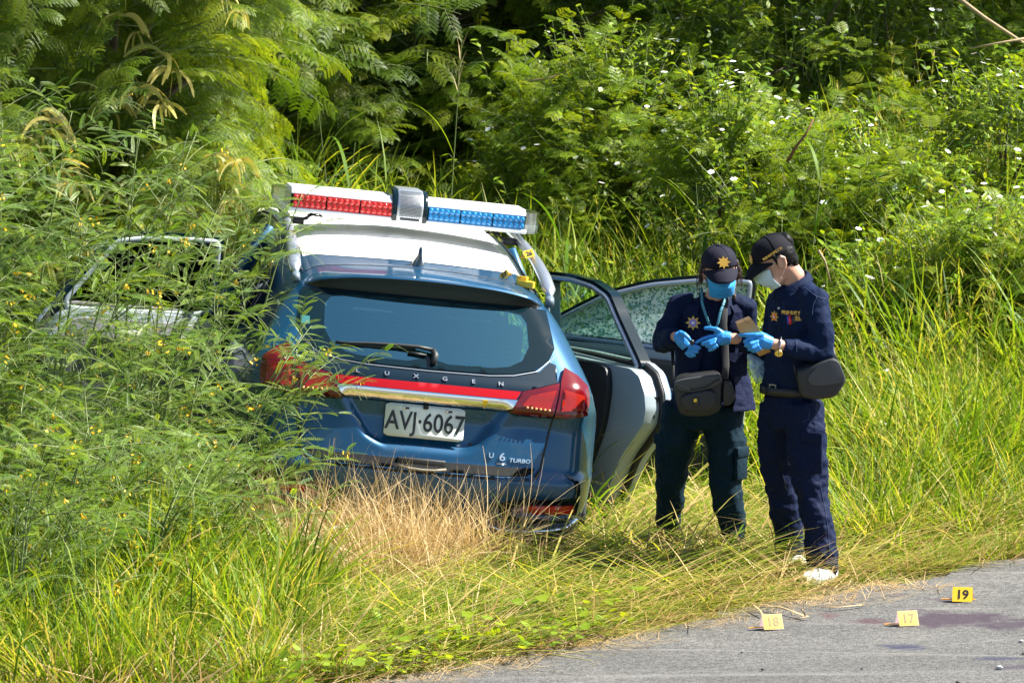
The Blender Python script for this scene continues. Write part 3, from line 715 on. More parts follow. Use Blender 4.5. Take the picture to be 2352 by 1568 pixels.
# windscreen, quarter windows, front left door window (all glazed)
P = []
for z in np.linspace(1.03, 1.50, 8):
    for x in np.linspace(-1, 1, 15):
        w_ = float(hw(z))*.93; P.append((x*w_, 3.60-(z-1.02)*1.55-.25*x*x, z))
obj('windscreen', P, [(j*15+i, j*15+i+1, (j+1)*15+i+1, (j+1)*15+i) for j in range(7) for i in range(14)], clear_glass, car)
def sidepoint(s, y, z, off):
    w_ = float(hw(z)); yc = float(rear(w_, z)); k = 1+.012*sin(pi*np.clip((y-.4)/2.4, 0, 1))-.02*float(sstep(2.6, 3.3, y))
    if y < yc:
        lo, hi = w_-.22, w_
        for _ in range(24):
            mid = (lo+hi)/2
            if float(rear(mid, z)) < y: lo = mid
            else: hi = mid
        return (s*lo, y, z)
    return (s*w_*k, y, z)
for s in (-1,):
    pg = [(.86, 1.09), (.845, 1.14), (1.02, 1.33), (1.18, 1.375), (1.43, 1.375), (1.13, 1.10)]
    patch('quarter_window', pg, dark_glass, .006*1, .03, surf=lambda y, z, s=s: sidepoint(s, y, z, 0), th=.004)
    MB().tube([Vector(sidepoint(s, y, z, 0))+Vector((s*.008, 0, 0)) for y, z in densify(pg, .05)+[pg[0]]], .006, 6).build('window_trim', rubber, car)
patch('front_door_window', [(2.2, 1.06), (2.2, 1.40), (2.62, 1.40), (3.05, 1.08)], dark_glass, .006, .05, surf=lambda y, z: sidepoint(-1, y, z, 0), th=.004)
obj('front_door_skin', *(lambda g: (g[0], g[1]))((lambda ys, zs: ([sidepoint(-1, y, z, 0) for z in zs for y in ys], [(j*len(ys)+i, j*len(ys)+i+1, (j+1)*len(ys)+i+1, (j+1)*len(ys)+i) for j in range(len(zs)-1) for i in range(len(ys)-1)]))(np.linspace(2.08, 3.2, 12), np.linspace(.34, 1.05, 9))), paint, car)
# B pillars
for s in (1, -1):
    e = MB(); e.tube([(s*.86, 2.07, .34), (s*.875, 2.07, .7), (s*.865, 2.07, 1.0), (s*.75, 2.05, 1.25), (s*.62, 2.02, 1.50)], [(.035, .07), (.03, .06), (.03, .055), (.025, .045), (.02, .04)], 10, hint=(1, 0, 0))
    e.build('door_pillar', paint, car)

# ---- open doors, each built flat in (s, z): s runs from hinge to latch edge
def shatter_mat():
    m, nt, b = new_mat('shattered_glass'); N = nt.nodes; L = nt.links
    tc = N.new('ShaderNodeTexCoord')
    vo = N.new('ShaderNodeTexVoronoi'); vo.inputs['Scale'].default_value = 105; L.new(tc.outputs['Object'], vo.inputs['Vector'])
    v2 = N.new('ShaderNodeTexNoise'); v2.inputs['Scale'].default_value = 4.5; v2.inputs['Detail'].default_value = 4; L.new(tc.outputs['Object'], v2.inputs['Vector'])
    sp = N.new('ShaderNodeSeparateColor'); L.new(vo.outputs['Color'], sp.inputs[0])
    ad = N.new('ShaderNodeMath'); ad.operation = 'MULTIPLY_ADD'; ad.inputs[1].default_value = 0.8; ad.inputs[2].default_value = 0.02
    L.new(v2.outputs[0], ad.inputs[0])
    s2 = N.new('ShaderNodeMath'); s2.operation = 'ADD'; L.new(sp.outputs[0], s2.inputs[0]); L.new(ad.outputs[0], s2.inputs[1])
    cr = N.new('ShaderNodeValToRGB'); e = cr.color_ramp.elements; e[0].position = .45; e[0].color = (.015, .10, .12, 1); e[1].position = 1.15; e[1].color = (.85, .93, .90, 1)
    k = e.new(.80); k.color = (.30, .52, .52, 1); L.new(s2.outputs[0], cr.inputs[0])
    L.new(cr.outputs[0], b.inputs['Base Color']); b.inputs['Roughness'].default_value = .15
    bp = N.new('ShaderNodeBump'); bp.inputs['Strength'].default_value = 1; bp.inputs['Distance'].default_value = .01; L.new(sp.outputs[1], bp.inputs['Height']); L.new(bp.outputs[0], b.inputs['Normal'])
    tl = N.new('ShaderNodeBsdfTranslucent'); L.new(cr.outputs[0], tl.inputs[0])
    m1 = N.new('ShaderNodeMixShader'); m1.inputs[0].default_value = .45; L.new(b.outputs[0], m1.inputs[1]); L.new(tl.outputs[0], m1.inputs[2])
    tr = N.new('ShaderNodeBsdfTransparent'); tr.inputs[0].default_value = (.7, .9, .85, 1)
    m2 = N.new('ShaderNodeMixShader'); gt = N.new('ShaderNodeMath'); gt.operation = 'LESS_THAN'; gt.inputs[1].default_value = .62; L.new(s2.outputs[0], gt.inputs[0])
    mu = N.new('ShaderNodeMath'); mu.operation = 'MULTIPLY'; mu.inputs[1].default_value = .55; L.new(gt.outputs[0], mu.inputs[0])
    L.new(mu.outputs[0], m2.inputs[0]); L.new(m1.outputs[0], m2.inputs[1]); L.new(tr.outputs[0], m2.inputs[2])
    L.new(m2.outputs[0], N['Material Output'].inputs[0]); return m
shatter = shatter_mat()
def inset(poly, d):
    n_ = len(poly); out = []
    ar = sum(poly[i][0]*poly[(i+1) % n_][1]-poly[(i+1) % n_][0]*poly[i][1] for i in range(n_)); sg = 1 if ar > 0 else -1
    for i in range(n_):
        p0, p1, p2 = Vector(poly[i-1]), Vector(poly[i]), Vector(poly[(i+1) % n_])
        e1 = (p1-p0).normalized(); e2 = (p2-p1).normalized(); n1 = Vector((-e1.y, e1.x))*sg; n2 = Vector((-e2.y, e2.x))*sg
        b = (n1+n2); k = max(.35, b.length_squared/2); out.append(tuple(p1+b*(d/k)))
    return out
def door(name, label, hx, hy, ang, side, low, win, trimM, glassM, armrest, seal=True, frame_out=black_gloss, trimP=None):
    """low: painted door polygon below the belt; win: window frame polygon above it"""
    dr = Vector((sin(ang)*side, -cos(ang), 0)); nn = Vector((cos(ang)*side, sin(ang), 0))
    # columns: s, z, outward normal
    Mx = Matrix(((dr.x, 0, nn.x, hx*side), (dr.y, 0, nn.y, hy), (0, 1, 0, 0), (0, 0, 0, 1)))
    flip = Mx.determinant() < 0
    def fin(mb, nm, mats, par, sm=False, bv=0):
        if flip: mb.f = [f[::-1] for f in mb.f]
        o = mb.build(nm, mats, par, sm)
        return bevel(o, bv, 2) if bv else o
    d = MB(); d.prism(chaikin(low, 2, .12), .085, .120, 0, Mx)
    dd = fin(d, name, paint_door, car, False, .006); dd['label'] = label
    inn = inset(low, .035); e = MB(); e.prism(chaikin(inn, 2, .12), -.02, .0845, 0, Mx); fin(e, 'inner_panel', paint_door, dd, False, .008)
    e = MB(); sk = chaikin(inset(low, .012), 2, .12); e.prism(sk, .1205, .135, 0, Mx); fin(e, 'outer_skin', paint, dd, False, .01)
    if seal:
        sp = [Mx @ Vector((a, b, .082)) for a, b in chaikin(inset(low, .030), 2, .12)]; MB().tube(sp+[sp[0]], [(.026, .016)]*(len(sp)+1), 8, hint=nn).build('door_seal', rubber, dd)
    tp = trimP or inset(low, .075); e = MB(); e.prism(chaikin(tp, 2, .18), -.055, -.0205, 0, Mx); fin(e, 'trim_panel', trimM, dd, False, .014)
    ar = armrest; e = MB(); e.prism(chaikin(ar, 2, .2), -.115, -.056, 0, Mx); fin(e, 'armrest', trimM if trimM is not trim_grey else trim_grey, dd, False, .015)
    # window frame and glass
    wi_ = inset(win, .042); wc = chaikin(win, 2, .12); wic = chaikin(wi_, 2, .12); n_ = len(wc); e = MB()
    vs = [Mx @ Vector((a, b, k)) for k in (.05, .115) for P_ in (wc, wic) for a, b in P_]
    fs = []
    for i in range(n_):
        j = (i+1) % n_
        fs += [(n_+i, n_+j, j, i), (2*n_+i, 2*n_+j, 3*n_+j, 3*n_+i), (i, j, 2*n_+j, 2*n_+i), (n_+j, n_+i, 3*n_+i, 3*n_+j)]
    e.add(vs, fs); fin(e, 'window_frame', frame_out, dd, radians(40))
    sp = [Mx @ Vector((a, b, .044)) for a, b in chaikin(inset(win, .030), 2, .12)]
    MB().tube(sp+[sp[0]], [(.014, .010)]*(len(sp)+1), 8, hint=nn).build('frame_liner', alu if side > 0 else paint_door, dd)
    gp = densify(inset(win, .035), .06); e = MB(); e.prism(gp, .078, .082, 0, Mx); fin(e, 'window_glass', glassM, dd)
    return dd, Mx, fin
rr, Mr, fr = door('rear_door', 'rear right door standing half open', .86, 2.0, radians(26), 1,
    [(-.02, 1.03), (.30, 1.045), (.62, 1.05), (.80, 1.055), (.90, 1.02), (.97, .93), (1.00, .84), (.99, .74), (.83, .55), (.76, .38), (.70, .225), (.30, .205), (-.03, .21)],
    [(-.03, .98), (-.10, 1.22), (-.13, 1.40), (.10, 1.415), (.30, 1.405), (.455, 1.365), (.56, 1.26), (.68, 1.15), (.80, 1.04), (.78, .98)], trim_dark, clear_glass,
    [(.06, .86), (.50, .84), (.52, .78), (.06, .80)], trimP=[(.02, .96), (.02, .24), (.36, .25), (.46, .31), (.58, .50), (.66, .70), (.67, .90), (.63, 1.015), (.30, 1.0)])
# latch, screws
for a, b, k, r in [(.935, .885, .055, .016), (.945, .80, .035, .010), (.925, .80, .07, .010), (.90, .77, .02, .006)]:
    p = Mr @ Vector((a, b, k)); e = MB(); e.box(p, (.03, .03, r*1.7)); e.build('door_latch' if r > .012 else 'door_screw', plate_k, rr, False)
door('front_door', 'front right door wide open with shattered window', .86, 2.95, radians(71), 1,
    [(.10, 1.0), (.45, 1.02), (.85, 1.02), (1.22, 1.02), (1.26, .90), (1.27, .60), (1.29, .27), (1.15, .20), (.60, .20), (.08, .22), (.04, .5)],
    [(.06, .97), (.22, 1.12), (.44, 1.265), (.68, 1.355), (.96, 1.415), (1.235, 1.44), (1.255, 1.40), (1.255, 1.20), (1.25, .97)], trim_dark, shatter,
    [(.30, .82), (1.05, .80), (1.08, .72), (.30, .74)])
door('rear_door', 'rear left door opened out into the bushes', .86, 2.0, radians(67), -1,
    [(-.02, 1.03), (.30, 1.045), (.62, 1.05), (.80, 1.055), (.90, 1.02), (.97, .93), (1.00, .84), (.99, .74), (.83, .55), (.76, .38), (.70, .225), (.30, .205), (-.03, .21)],
    [(-.03, .98), (-.03, 1.22), (-.03, 1.42), (.15, 1.425), (.42, 1.42), (.60, 1.395), (.68, 1.30), (.78, 1.18), (.88, 1.06), (.86, .98)], trim_grey, dark_glass,
    [(.08, .90), (.70, .94), (.72, .86), (.08, .80)], frame_out=black_gloss)
# ================================================================== the two officers
skin = pm('skin', (0.46, 0.25, 0.17), 0.5, noise=(30, .12))
navy = pm('navy_cloth', (0.0024, 0.008, 0.030), 0.8, spec=.15, noise=(60, .25), bump=(55, .6, .006))
navy_dark = pm('navy_polo', (0.0018, 0.009, 0.036), 0.78, spec=.15, noise=(60, .25), bump=(45, .6, .006))
vest_m = pm('navy_vest', (0.005, 0.009, 0.034), 0.8, spec=.15, noise=(50, .25), bump=(40, .7, .008))
teal_tr = pm('teal_trousers', (0.0018, 0.014, 0.025), 0.8, spec=.15, noise=(50, .2), bump=(30, .7, .01))
navy_tr = pm('navy_trousers', (0.002, 0.007, 0.032), 0.75, spec=.15, noise=(50, .2), bump=(34, .7, .01))
cap_m = pm('cap_black_navy', (0.005, 0.0055, 0.010), 0.85, spec=.2, bump=(300, .4, .002))
cap_m2 = pm('cap_dark_navy', (0.008, 0.008, 0.019), 0.85, spec=.2, bump=(300, .4, .002))
gold = pm('gold_thread', (0.62, 0.36, 0.05), 0.5, noise=(200, .3)); orange = pm('orange_thread', (0.75, 0.16, 0.02), 0.5)
glove_m = pm('blue_nitrile', (0.022, 0.22, 0.58), 0.42, spec=.45, bump=(120, .5, .003))
mask_b = pm('blue_mask', (0.02, 0.26, 0.56), 0.75); mask_w = pm('pale_mask', (0.42, 0.55, 0.60), 0.8)
hair_m = pm('black_hair', (0.004, 0.004, 0.0045), 0.45, spec=.14, bump=(180, .6, .004)); hair_b = pm('brown_hair', (0.035, 0.014, 0.010), 0.45, bump=(180, 1, .006))
leather = pm('black_bag', (0.011, 0.012, 0.014), 0.5, bump=(260, .4, .002)); strap_m = pm('grey_strap', (0.022, 0.023, 0.025), 0.8); pouch_m = pm('grey_pouch_top', (0.045, 0.048, 0.055), 0.6, bump=(200, .3, .002))
kraft = pm('kraft_paper', (0.42, 0.25, 0.10), 0.8, noise=(18, .12)); kraft_e = pm('kraft_edge', (0.50, 0.36, 0.20), .8)
white_cl = pm('white_shoe_cover', (0.80, 0.83, 0.86), 0.8, bump=(30, .5, .01)); steel = pm('watch_steel', (0.6, 0.6, 0.58), .2, .9); shoe_k = pm('black_shoe', (.008, .008, .01), .5)
wht = pm('eye_white', (.6, .58, .55), .3); drk = pm('eye_dark', (.01, .008, .006), .2)
redpen = pm('red_pen', (.65, .02, .03), .3); bluepen = pm('blue_pen', (.02, .05, .45), .3); blk = pm('black_thing', (.006, .006, .007), .4)
def clear_bag_mat():
    m, nt, b = new_mat('clear_plastic_bag'); b.inputs['Base Color'].default_value = (.55, .75, .82, 1); b.inputs['Roughness'].default_value = .15; b.inputs['Coat Weight'].default_value = 1
    n = nt.nodes.new('ShaderNodeTexNoise'); n.inputs['Scale'].default_value = 28; n.inputs['Detail'].default_value = 5
    tc = nt.nodes.new('ShaderNodeTexCoord'); nt.links.new(tc.outputs['Object'], n.inputs['Vector'])
    bp = nt.nodes.new('ShaderNodeBump'); bp.inputs['Strength'].default_value = 1; bp.inputs['Distance'].default_value = .02; nt.links.new(n.outputs[0], bp.inputs['Height']); nt.links.new(bp.outputs[0], b.inputs['Normal'])
    tr = nt.nodes.new('ShaderNodeBsdfTransparent'); tr.inputs[0].default_value = (.9, .96, .98, 1); ms = nt.nodes.new('ShaderNodeMixShader'); ms.inputs[0].default_value = .48
    nt.links.new(b.outputs[0], ms.inputs[1]); nt.links.new(tr.outputs[0], ms.inputs[2]); nt.links.new(ms.outputs[0], nt.nodes['Material Output'].inputs[0]); return m
baggie = clear_bag_mat()
def A3(x, y, Y): return at((2400+x/2.1475)/1.6327, (820+y/2.1475)/1.6327, Y)
def A4(x, y, Y): return at((2400+x/1.96)/1.6327, (1450+y/1.96)/1.6327, Y)
def AH(x, y, Y): return at((2480+x/2.5846)/1.6327, (1180+y/2.5846)/1.6327, Y)
tx1 = bpy.data.textures.new('folds_large', 'CLOUDS'); tx1.noise_scale = .085
tx2 = bpy.data.textures.new('folds_small', 'CLOUDS'); tx2.noise_scale = .035
def grow(mb, name, mat, par, vox=.010, sm=6, folds=0.0, fine=0.0):
    """fuse overlapping tubes into one continuous skin"""
    o = mb.build(name, mat, None, True)
    mods = [('REMESH', dict(mode='VOXEL', voxel_size=vox, use_smooth_shade=True)), ('SMOOTH', dict(factor=.6, iterations=sm))]
    if folds: mods.append(('DISPLACE', dict(texture=tx1, strength=folds, mid_level=.5)))
    if fine: mods.append(('DISPLACE', dict(texture=tx2, strength=fine, mid_level=.5)))
    bake(o, mods); o.data.materials.clear(); o.data.materials.append(mat); o.parent = par
    return o
def hand(name, wrist, palm, pr, fingers, fr, thumb, par, mat=glove_m, dirY=None):
    """palm, four separate bent fingers and a thumb leaving the side of the palm"""
    m = MB(); m.tube([wrist]+palm, pr, 12, hint=(0, -1, .2))
    for f in fingers: m.tube(f, [fr*1.1, fr*1.05, fr*.95, fr*.8][:len(f)], 10); m.ell(f[-1], (fr*.8,)*3, 0, 10, 6)
    m.tube(thumb, [fr*1.5, fr*1.25, fr*1.05, fr*.9][:len(thumb)], 10); m.ell(thumb[-1], (fr*.9,)*3, 0, 10, 6)
    return grow(m, name, mat, par, .0030, 2, 0, .0022)
def star(name, Mx, r, par, center=orange, core=wht):
    n_ = 16; pts = [((r if i % 2 == 0 else r*.58)*(1 if i % 4 else 1.06)*cos(2*pi*i/n_+pi/2), (r if i % 2 == 0 else r*.58)*sin(2*pi*i/n_+pi/2)) for i in range(n_)]
    s = MB().prism(pts, 0, .0025, 0, Mx).build(name, gold, par, False)
    MB().prism([(r*.52*cos(a), r*.52*sin(a)) for a in np.linspace(0, 2*pi, 19)[:-1]], .0026, .0040, 0, Mx).build('emblem_disc', center, s, False)
    MB().prism([(r*.24*cos(a), r*.20*sin(a)) for a in np.linspace(0, 2*pi, 13)[:-1]], .0041, .0050, 0, Mx).build('emblem_core', core, s, False)
    return s
def hframe(c, f, roll=0.0):
    f = Vector(f).normalized(); x = Vector((0, 0, 1)).cross(f).normalized()     # x: the head's own left
    M_ = Matrix.Rotation(roll, 3, f); x = M_ @ x; z = f.cross(x); z = -z if z.z < 0 else z
    return Matrix(((x.x, f.x, z.x, c[0]), (x.y, f.y, z.y, c[1]), (x.z, f.z, z.z, c[2]), (0, 0, 0, 1)))
def skull(m, H):
    R3 = H.to_3x3().to_4x4()
    E_ = lambda c, r, nu=18, nv=12: m.ell(H @ Vector(c), r, 0, nu, nv, R3)
    E_((0, -.005, .012), (.076, .096, .108)); E_((0, .035, -.062), (.056, .058, .058)); E_((0, .012, -.030), (.064, .075, .070))
    m.tube([H @ Vector(p) for p in [(0, .090, .012), (0, .104, -.012), (0, .108, -.026), (0, .092, -.034)]], [.008, .011, .013, .008], 10)
    E_((.030, .078, -.022), (.022, .018, .018), 10, 8); E_((-.030, .078, -.022), (.022, .018, .018), 10, 8); E_((0, .090, -.060), (.022, .010, .010), 10, 8)
    E_((.032, .084, .022), (.024, .010, .007), 10, 8); E_((-.032, .084, .022), (.024, .010, .007), 10, 8)
def ears(H, par):
    for s in (1, -1):
        m = MB(); R3 = H.to_3x3().to_4x4()
        pts = [(s*.076, .010, -.035), (s*.080, .014, -.015), (s*.085, .008, .012), (s*.087, -.010, .020), (s*.086, -.022, .008), (s*.082, -.016, -.020), (s*.078, .000, -.042)]
        m.tube([H @ Vector(p) for p in pts], [.007, .007, .008, .008, .008, .009, .008], 8); m.ell(H @ Vector((s*.079, -.003, -.010)), (.007, .017, .026), 0, 10, 8, R3)
        grow(m, 'ear', skin, par, .003, 2)
def eyes(H, par):
    R3 = H.to_3x3().to_4x4()
    for s in (1, -1):
        e = MB().ell(H @ Vector((s*.031, .083, .004)), (.012, .008, .0065), 0, 12, 8, R3).build('eye', wht, par)
        MB().ell(H @ Vector((s*.031, .0905, .003)), (.0055, .002, .0055), 0, 10, 6, R3).build('iris', drk, e)
        MB().tube([H @ Vector((s*.014, .092, .018)), H @ Vector((s*.03, .094, .023)), H @ Vector((s*.048, .082, .019))], [.003, .004, .002], 6).build('eyebrow', hair_m, par)
def mask(H, mat, par):
    P = []; nu, nv = 25, 15
    for j in range(nv):
        v = j/(nv-1); z = -.004-.112*v
        for i in range(nu):
            u = -1+2*i/(nu-1); a = u*1.02
            fw_ = .100+.022*sin(pi*min(1, v*1.25))*cos(a)-.030*max(0, v-.55)**1.3*2.4+.0045*sin(v*pi*6)*cos(a)**2
            wd = .078-.012*v
            zz = z-.010*(1-cos(a))*(1-2*v)*1.2
            P.append(H @ Vector((wd*sin(a)*1.03, fw_*cos(a)*.95+.010, zz)))
    F_ = [(j*nu+i, j*nu+i+1, (j+1)*nu+i+1, (j+1)*nu+i) for j in range(nv-1) for i in range(nu-1)]
    o = obj('face_mask', P, F_, mat, par, True)
    bake(o, [('SOLIDIFY', dict(thickness=.002))])
    for s in (1, -1):
        MB().tube([H @ Vector(p) for p in [(s*.074, .050, -.012), (s*.080, .020, .018), (s*.083, -.010, .030), (s*.090, -.026, .010)]], .0013, 5).build('ear_loop', wht, o)
        MB().tube([H @ Vector(p) for p in [(s*.066, .045, -.090), (s*.076, .015, -.058), (s*.084, -.012, -.035), (s*.088, -.024, -.010)]], .0013, 5).build('ear_loop', wht, o)
def capm(H, mat, par):
    nu, nv = 36, 14; P = []
    for j in range(nv+1):
        ph = (j/nv)*pi/2
        for i in range(nu):
            a = 2*pi*i/nu; f = max(0, cos(a))
            r1 = cos(ph)**.82; h = sin(ph)**.9
            P.append(H @ Vector((.086*r1*sin(a), .106*r1*cos(a)-.004, .030+.092*h-.012*(1-h)*cos(a)*-.6)))
    F_ = [(j*nu+i, j*nu+(i+1) % nu, (j+1)*nu+(i+1) % nu, (j+1)*nu+i) for j in range(nv) for i in range(nu)]
    F_ = [f[::-1] for f in F_]
    cp = obj('cap', P, F_, mat, par, True)
    bake(cp, [('SOLIDIFY', dict(thickness=.003, offset=1))])
    for k in range(3):
        a0 = pi/6+k*pi/3
        pts = []
        for t in np.linspace(-pi/2, pi/2, 25):
            a = a0 if t < 0 else a0+pi; ph = pi/2-abs(t)
            r1 = cos(ph)**.82; h = sin(ph)**.9; pts.append(H @ Vector((.0875*r1*sin(a), .1075*r1*cos(a)-.004, .030+.0935*h)))
        MB().tube(pts, .0012, 5).build('cap_seam', mat, cp)
    MB().ell(H @ Vector((0, -.004, .124)), (.008, .008, .005)).build('cap_button', mat, cp)
    P = []; n1, n2 = 21, 9
    for j in range(n2):
        t = j/(n2-1)
        for i in range(n1):
            u = -1+2*i/(n1-1); a = u*1.16
            x0, y0 = .086*sin(a), .106*cos(a)-.004; ext = .072*(1-abs(u)**3.2)*t
            P.append(H @ Vector((x0*(1+.05*t), y0+ext, .036-.022*abs(u)**2*(1+.4*t)-.20*ext-.5*ext*ext/.078)))
    br = obj('cap_brim', P, [(j*n1+i, j*n1+i+1, (j+1)*n1+i+1, (j+1)*n1+i) for j in range(n2-1) for i in range(n1-1)], mat, cp, True)
    bake(br, [('SOLIDIFY', dict(thickness=.004, offset=0))])
    return cp
def snap(o, p, lift=.003):
    """lay a point onto the side of a mesh that faces the road"""
    c = Vector((0, -CAM_D, CAM_H)); d = (Vector(p)-c).normalized(); ok, q, n, _ = o.ray_cast(c, d)
    if not ok: return Vector(p), -d
    return q+n*lift, n
def onto(o, p, up=(0, 0, 1), lift=.003):
    q, n = snap(o, p, lift); n = (n+Vector((0, -.25, 0))).normalized(); x = Vector(up).cross(n); return frame(q, x, Vector(up))
def leg(m, pts, rs, fold=True): m.tube(pts, rs, 16, hint=(0, -1, 0))

# ---------------------------------------------------------------- man in profile, facing left
Yc = -.15
base = A4(1230, 1400, -.2); base.z = 0
man = thing('person', 'person in navy polo shirt and black cap holding brown envelopes, standing by the road', 'person', base)
MI = man.matrix_basis.inverted()
F1 = Vector((-.90, -.43, 0)); Lf = Vector((.43, -.90, 0))
Hc = A3(1090, 330, -.20); Hm = hframe(Hc, (-.84, -.22, -.46))
nb = A3(1225, 560, -.16)
def rel(o): return o
def clothed(parts, root):
    """move finished world-space meshes under their person"""
    for o in parts: o.parent = root; o.data.transform(root.matrix_basis.inverted())
class Person:
    def __init__(s, root): s.root = root; s.before = set(bpy.data.objects)
    def close(s):
        inv = s.root.matrix_basis.inverted(); seen = set()
        for o in bpy.data.objects:
            if o in s.before or o.type != 'MESH': continue
            if o.data.name in seen: continue
            seen.add(o.data.name); o.data.transform(inv)
            if o.parent is None: o.parent = s.root
pr_ = Person(man)
sh_l = A3(1400, 640, -.31); el_l = A3(1470, 1065, -.36); wr_l = A3(1120, 1020, -.43)
sh_r = A3(1130, 650, +.02); el_r = A3(1060, 1085, +.06); wr_r = A3(775, 965, -.04)
hipc = A4(1120, 90, Yc)
legL = [A4(1190, 120, -.23), A4(1225, 420, -.26), A4(1262, 760, -.29), A4(1312, 1020, -.33), A4(1345, 1330, -.36)]
legR = [A4(1030, 120, -.07), A4(1010, 420, -.04), A4(1040, 740, -.01), A4(1095, 1000, .03), A4(1105, 1290, .06)]
# body: one skin from head to feet (mostly covered)
m = MB(); skull(m, Hm)
m.tube([Hm @ Vector((0, -.030, -.05)), Hm @ Vector((0, -.045, -.11)), nb, A3(1240, 640, -.16)], [.056, .054, .060, .08], 14)
m.tube([A3(1235, 600, -.16), A3(1262, 820, -.16), A3(1225, 1150, -.15), hipc], [(.07, .06), (.145, .09), (.125, .09), (.12, .09)], 18, hint=F1)
m.tube([sh_l, el_l, wr_l], [.045, .038, .028], 10); m.tube([sh_r, el_r, wr_r], [.045, .038, .028], 10)
m.tube([wr_l, AH(1060, 275, -.43)], [.028, .027], 10); m.tube([wr_r, AH(650, 230, -.05)], [.028, .027], 10)
for L2 in (legL, legR): m.tube(L2, [.07, .065, .055, .045, .04], 12)
m.tube([sh_l, nb-Vector((0,0,.05)), sh_r], [.03, .04, .03], 10)
grow(m, 'body', skin, man, .007, 4)
ears(Hm, man); eyes(Hm, man)
# hair at the back and sides under the cap
m = MB(); R3 = Hm.to_3x3().to_4x4()
m.ell(Hm @ Vector((0, -.034, .012)), (.083, .074, .085), 0, 22, 14, R3); m.ell(Hm @ Vector((0, -.062, -.028)), (.062, .042, .056), 0, 16, 10, R3); m.ell(Hm @ Vector((0, -.085, .055)), (.05, .035, .045), 0, 16, 10, R3)
m.tube([Hm @ Vector((.076, .018, .045)), Hm @ Vector((.079, .016, .012)), Hm @ Vector((.076, .018, -.012))], [.014, .010, .005], 8); m.tube([Hm @ Vector((-.076, .018, .045)), Hm @ Vector((-.079, .016, .012)), Hm @ Vector((-.076, .018, -.012))], [.014, .010, .005], 8)
grow(m, 'hair', hair_m, man, .005, 2, 0, .010)
capo = capm(Hm, cap_m, man); mask(Hm, mask_w, man)
# woven lettering on the side of the cap, badge on its front
tm = Hm @ Matrix.Translation((.0885, .030, .048)) @ Matrix.Rotation(radians(90), 4, 'Z') @ Matrix.Rotation(radians(90), 4, 'X') @ Matrix.Rotation(radians(0), 4, 'Z')
lx = (Hm.to_3x3() @ Vector((.14, -1, .10))).normalized(); ly = (Hm.to_3x3() @ Vector((-.25, 0, 1))).normalized()
text_obj('cap_lettering', '臺南市政府警察局', .0135, .0008, gold, capo, frame(Hm @ Vector((.0885, .020, .052)), lx, ly), bold=.0004)
star('cap_badge', frame(Hm @ Vector((0, .106, .062)), Hm.to_3x3() @ Vector((-1, 0, 0)), Hm.to_3x3() @ Vector((0, -.35, 1))), .026, capo)
# polo shirt
m = MB()
m.tube([A3(1238, 520, -.16), A3(1235, 575, -.16), A3(1248, 650, -.16), A3(1270, 850, -.165), A3(1240, 1100, -.155), A3(1205, 1300, -.15), A3(1190, 1395, -.15)], [(.070, .066), (.105, .082), (.185, .108), (.190, .126), (.168, .120), (.160, .117), (.155, .112)], 26, hint=F1)
m.tube([A3(1330, 610, -.25), sh_l, A3(1450, 850, -.36), el_l], [.062, .070, .062, .060], 16); m.tube([el_l, A3(1330, 1055, -.40), A3(1150, 1022, -.43)], [.060, .048, .038], 14); m.ell(el_l, (.060, .06, .06))
m.tube([A3(1180, 620, -.06), sh_r, el_r], [.06, .066, .056], 14); m.tube([el_r, A3(920, 1040, .01), A3(790, 970, -.035)], [.056, .046, .038], 14); m.ell(el_r, (.056,)*3)
shirt = grow(m, 'polo_shirt', navy_dark, man, .009, 4, .028, .010)
m = MB()   # turned-down collar
ring = [nb+Lf*(.068*sin(a))+F1*(.066*cos(a))+Vector((0, 0, .018-.034*cos(a))) for a in np.linspace(0, 2*pi, 25)]
P = []
for k, (g_, dz) in enumerate([(.98, .000), (1.02, .030), (1.16, .020), (1.50, -.028)]):
    for p in ring: P.append(nb+(p-nb)*g_+Vector((0, 0, dz)))
o = obj('collar', P, [(j*25+i, j*25+i+1, (j+1)*25+i+1, (j+1)*25+i) for j in range(3) for i in range(24)], navy_dark, None, True); bake(o, [('SOLIDIFY', dict(thickness=.004)), ('SUBSURF', dict(levels=1))]); o.parent = man
MB().ell(snap(shirt, A3(1122, 722, -.3))[0], (.006, .003, .006)).build('button', wht, man)
cz = onto(shirt, A3(1245, 762, -.3), lift=.009)
text_obj('chest_lettering', '臺南市政府警', .021, .0012, gold, man, cz, bold=.0006)
text_obj('chest_lettering', '鑑識', .023, .0012, gold, man, cz @ Matrix.Translation((.022, -.026, 0)), bold=.0006)
star('chest_badge', onto(shirt, A3(1090, 790, -.255), lift=.004), .030, man)
for x, mt in ((1192, bluepen), (1203, redpen), (1213, redpen)): MB().tube([snap(shirt, A3(x, 780, -.3), .005)[0], snap(shirt, A3(x+8, 850, -.3), .005)[0]], .0045, 8).build('pen', mt, man)
MB().box(snap(shirt, A3(1245, 815, -.3), .001)[0], (.022, .008, .036)).build('badge_patch', pm('grey_patch', (.02, .025, .03), .6), man)
def seam(name, o, pts, fn, mat, par, r=.0016):
    d = []
    for (a, b), (c, e) in zip(pts, pts[1:]): d += [(a+(c-a)*t, b+(e-b)*t) for t in np.linspace(0, 1, 9)[:-1]]
    d.append(pts[-1]); MB().tube([snap(o, fn(x, y, -.3), .0012)[0] for x, y in d], r, 5).build(name, mat, par)
seam_m = pm('seam_thread', (.012, .03, .09), .7); seam_d = pm('seam_dark', (.001, .003, .010), .8)
seam('yoke_seam', shirt, [(1330, 560), (1392, 604), (1430, 630), (1495, 650)], A3, seam_m, man); seam('armhole_seam', shirt, [(1425, 630), (1396, 690), (1386, 780)], A3, seam_m, man)
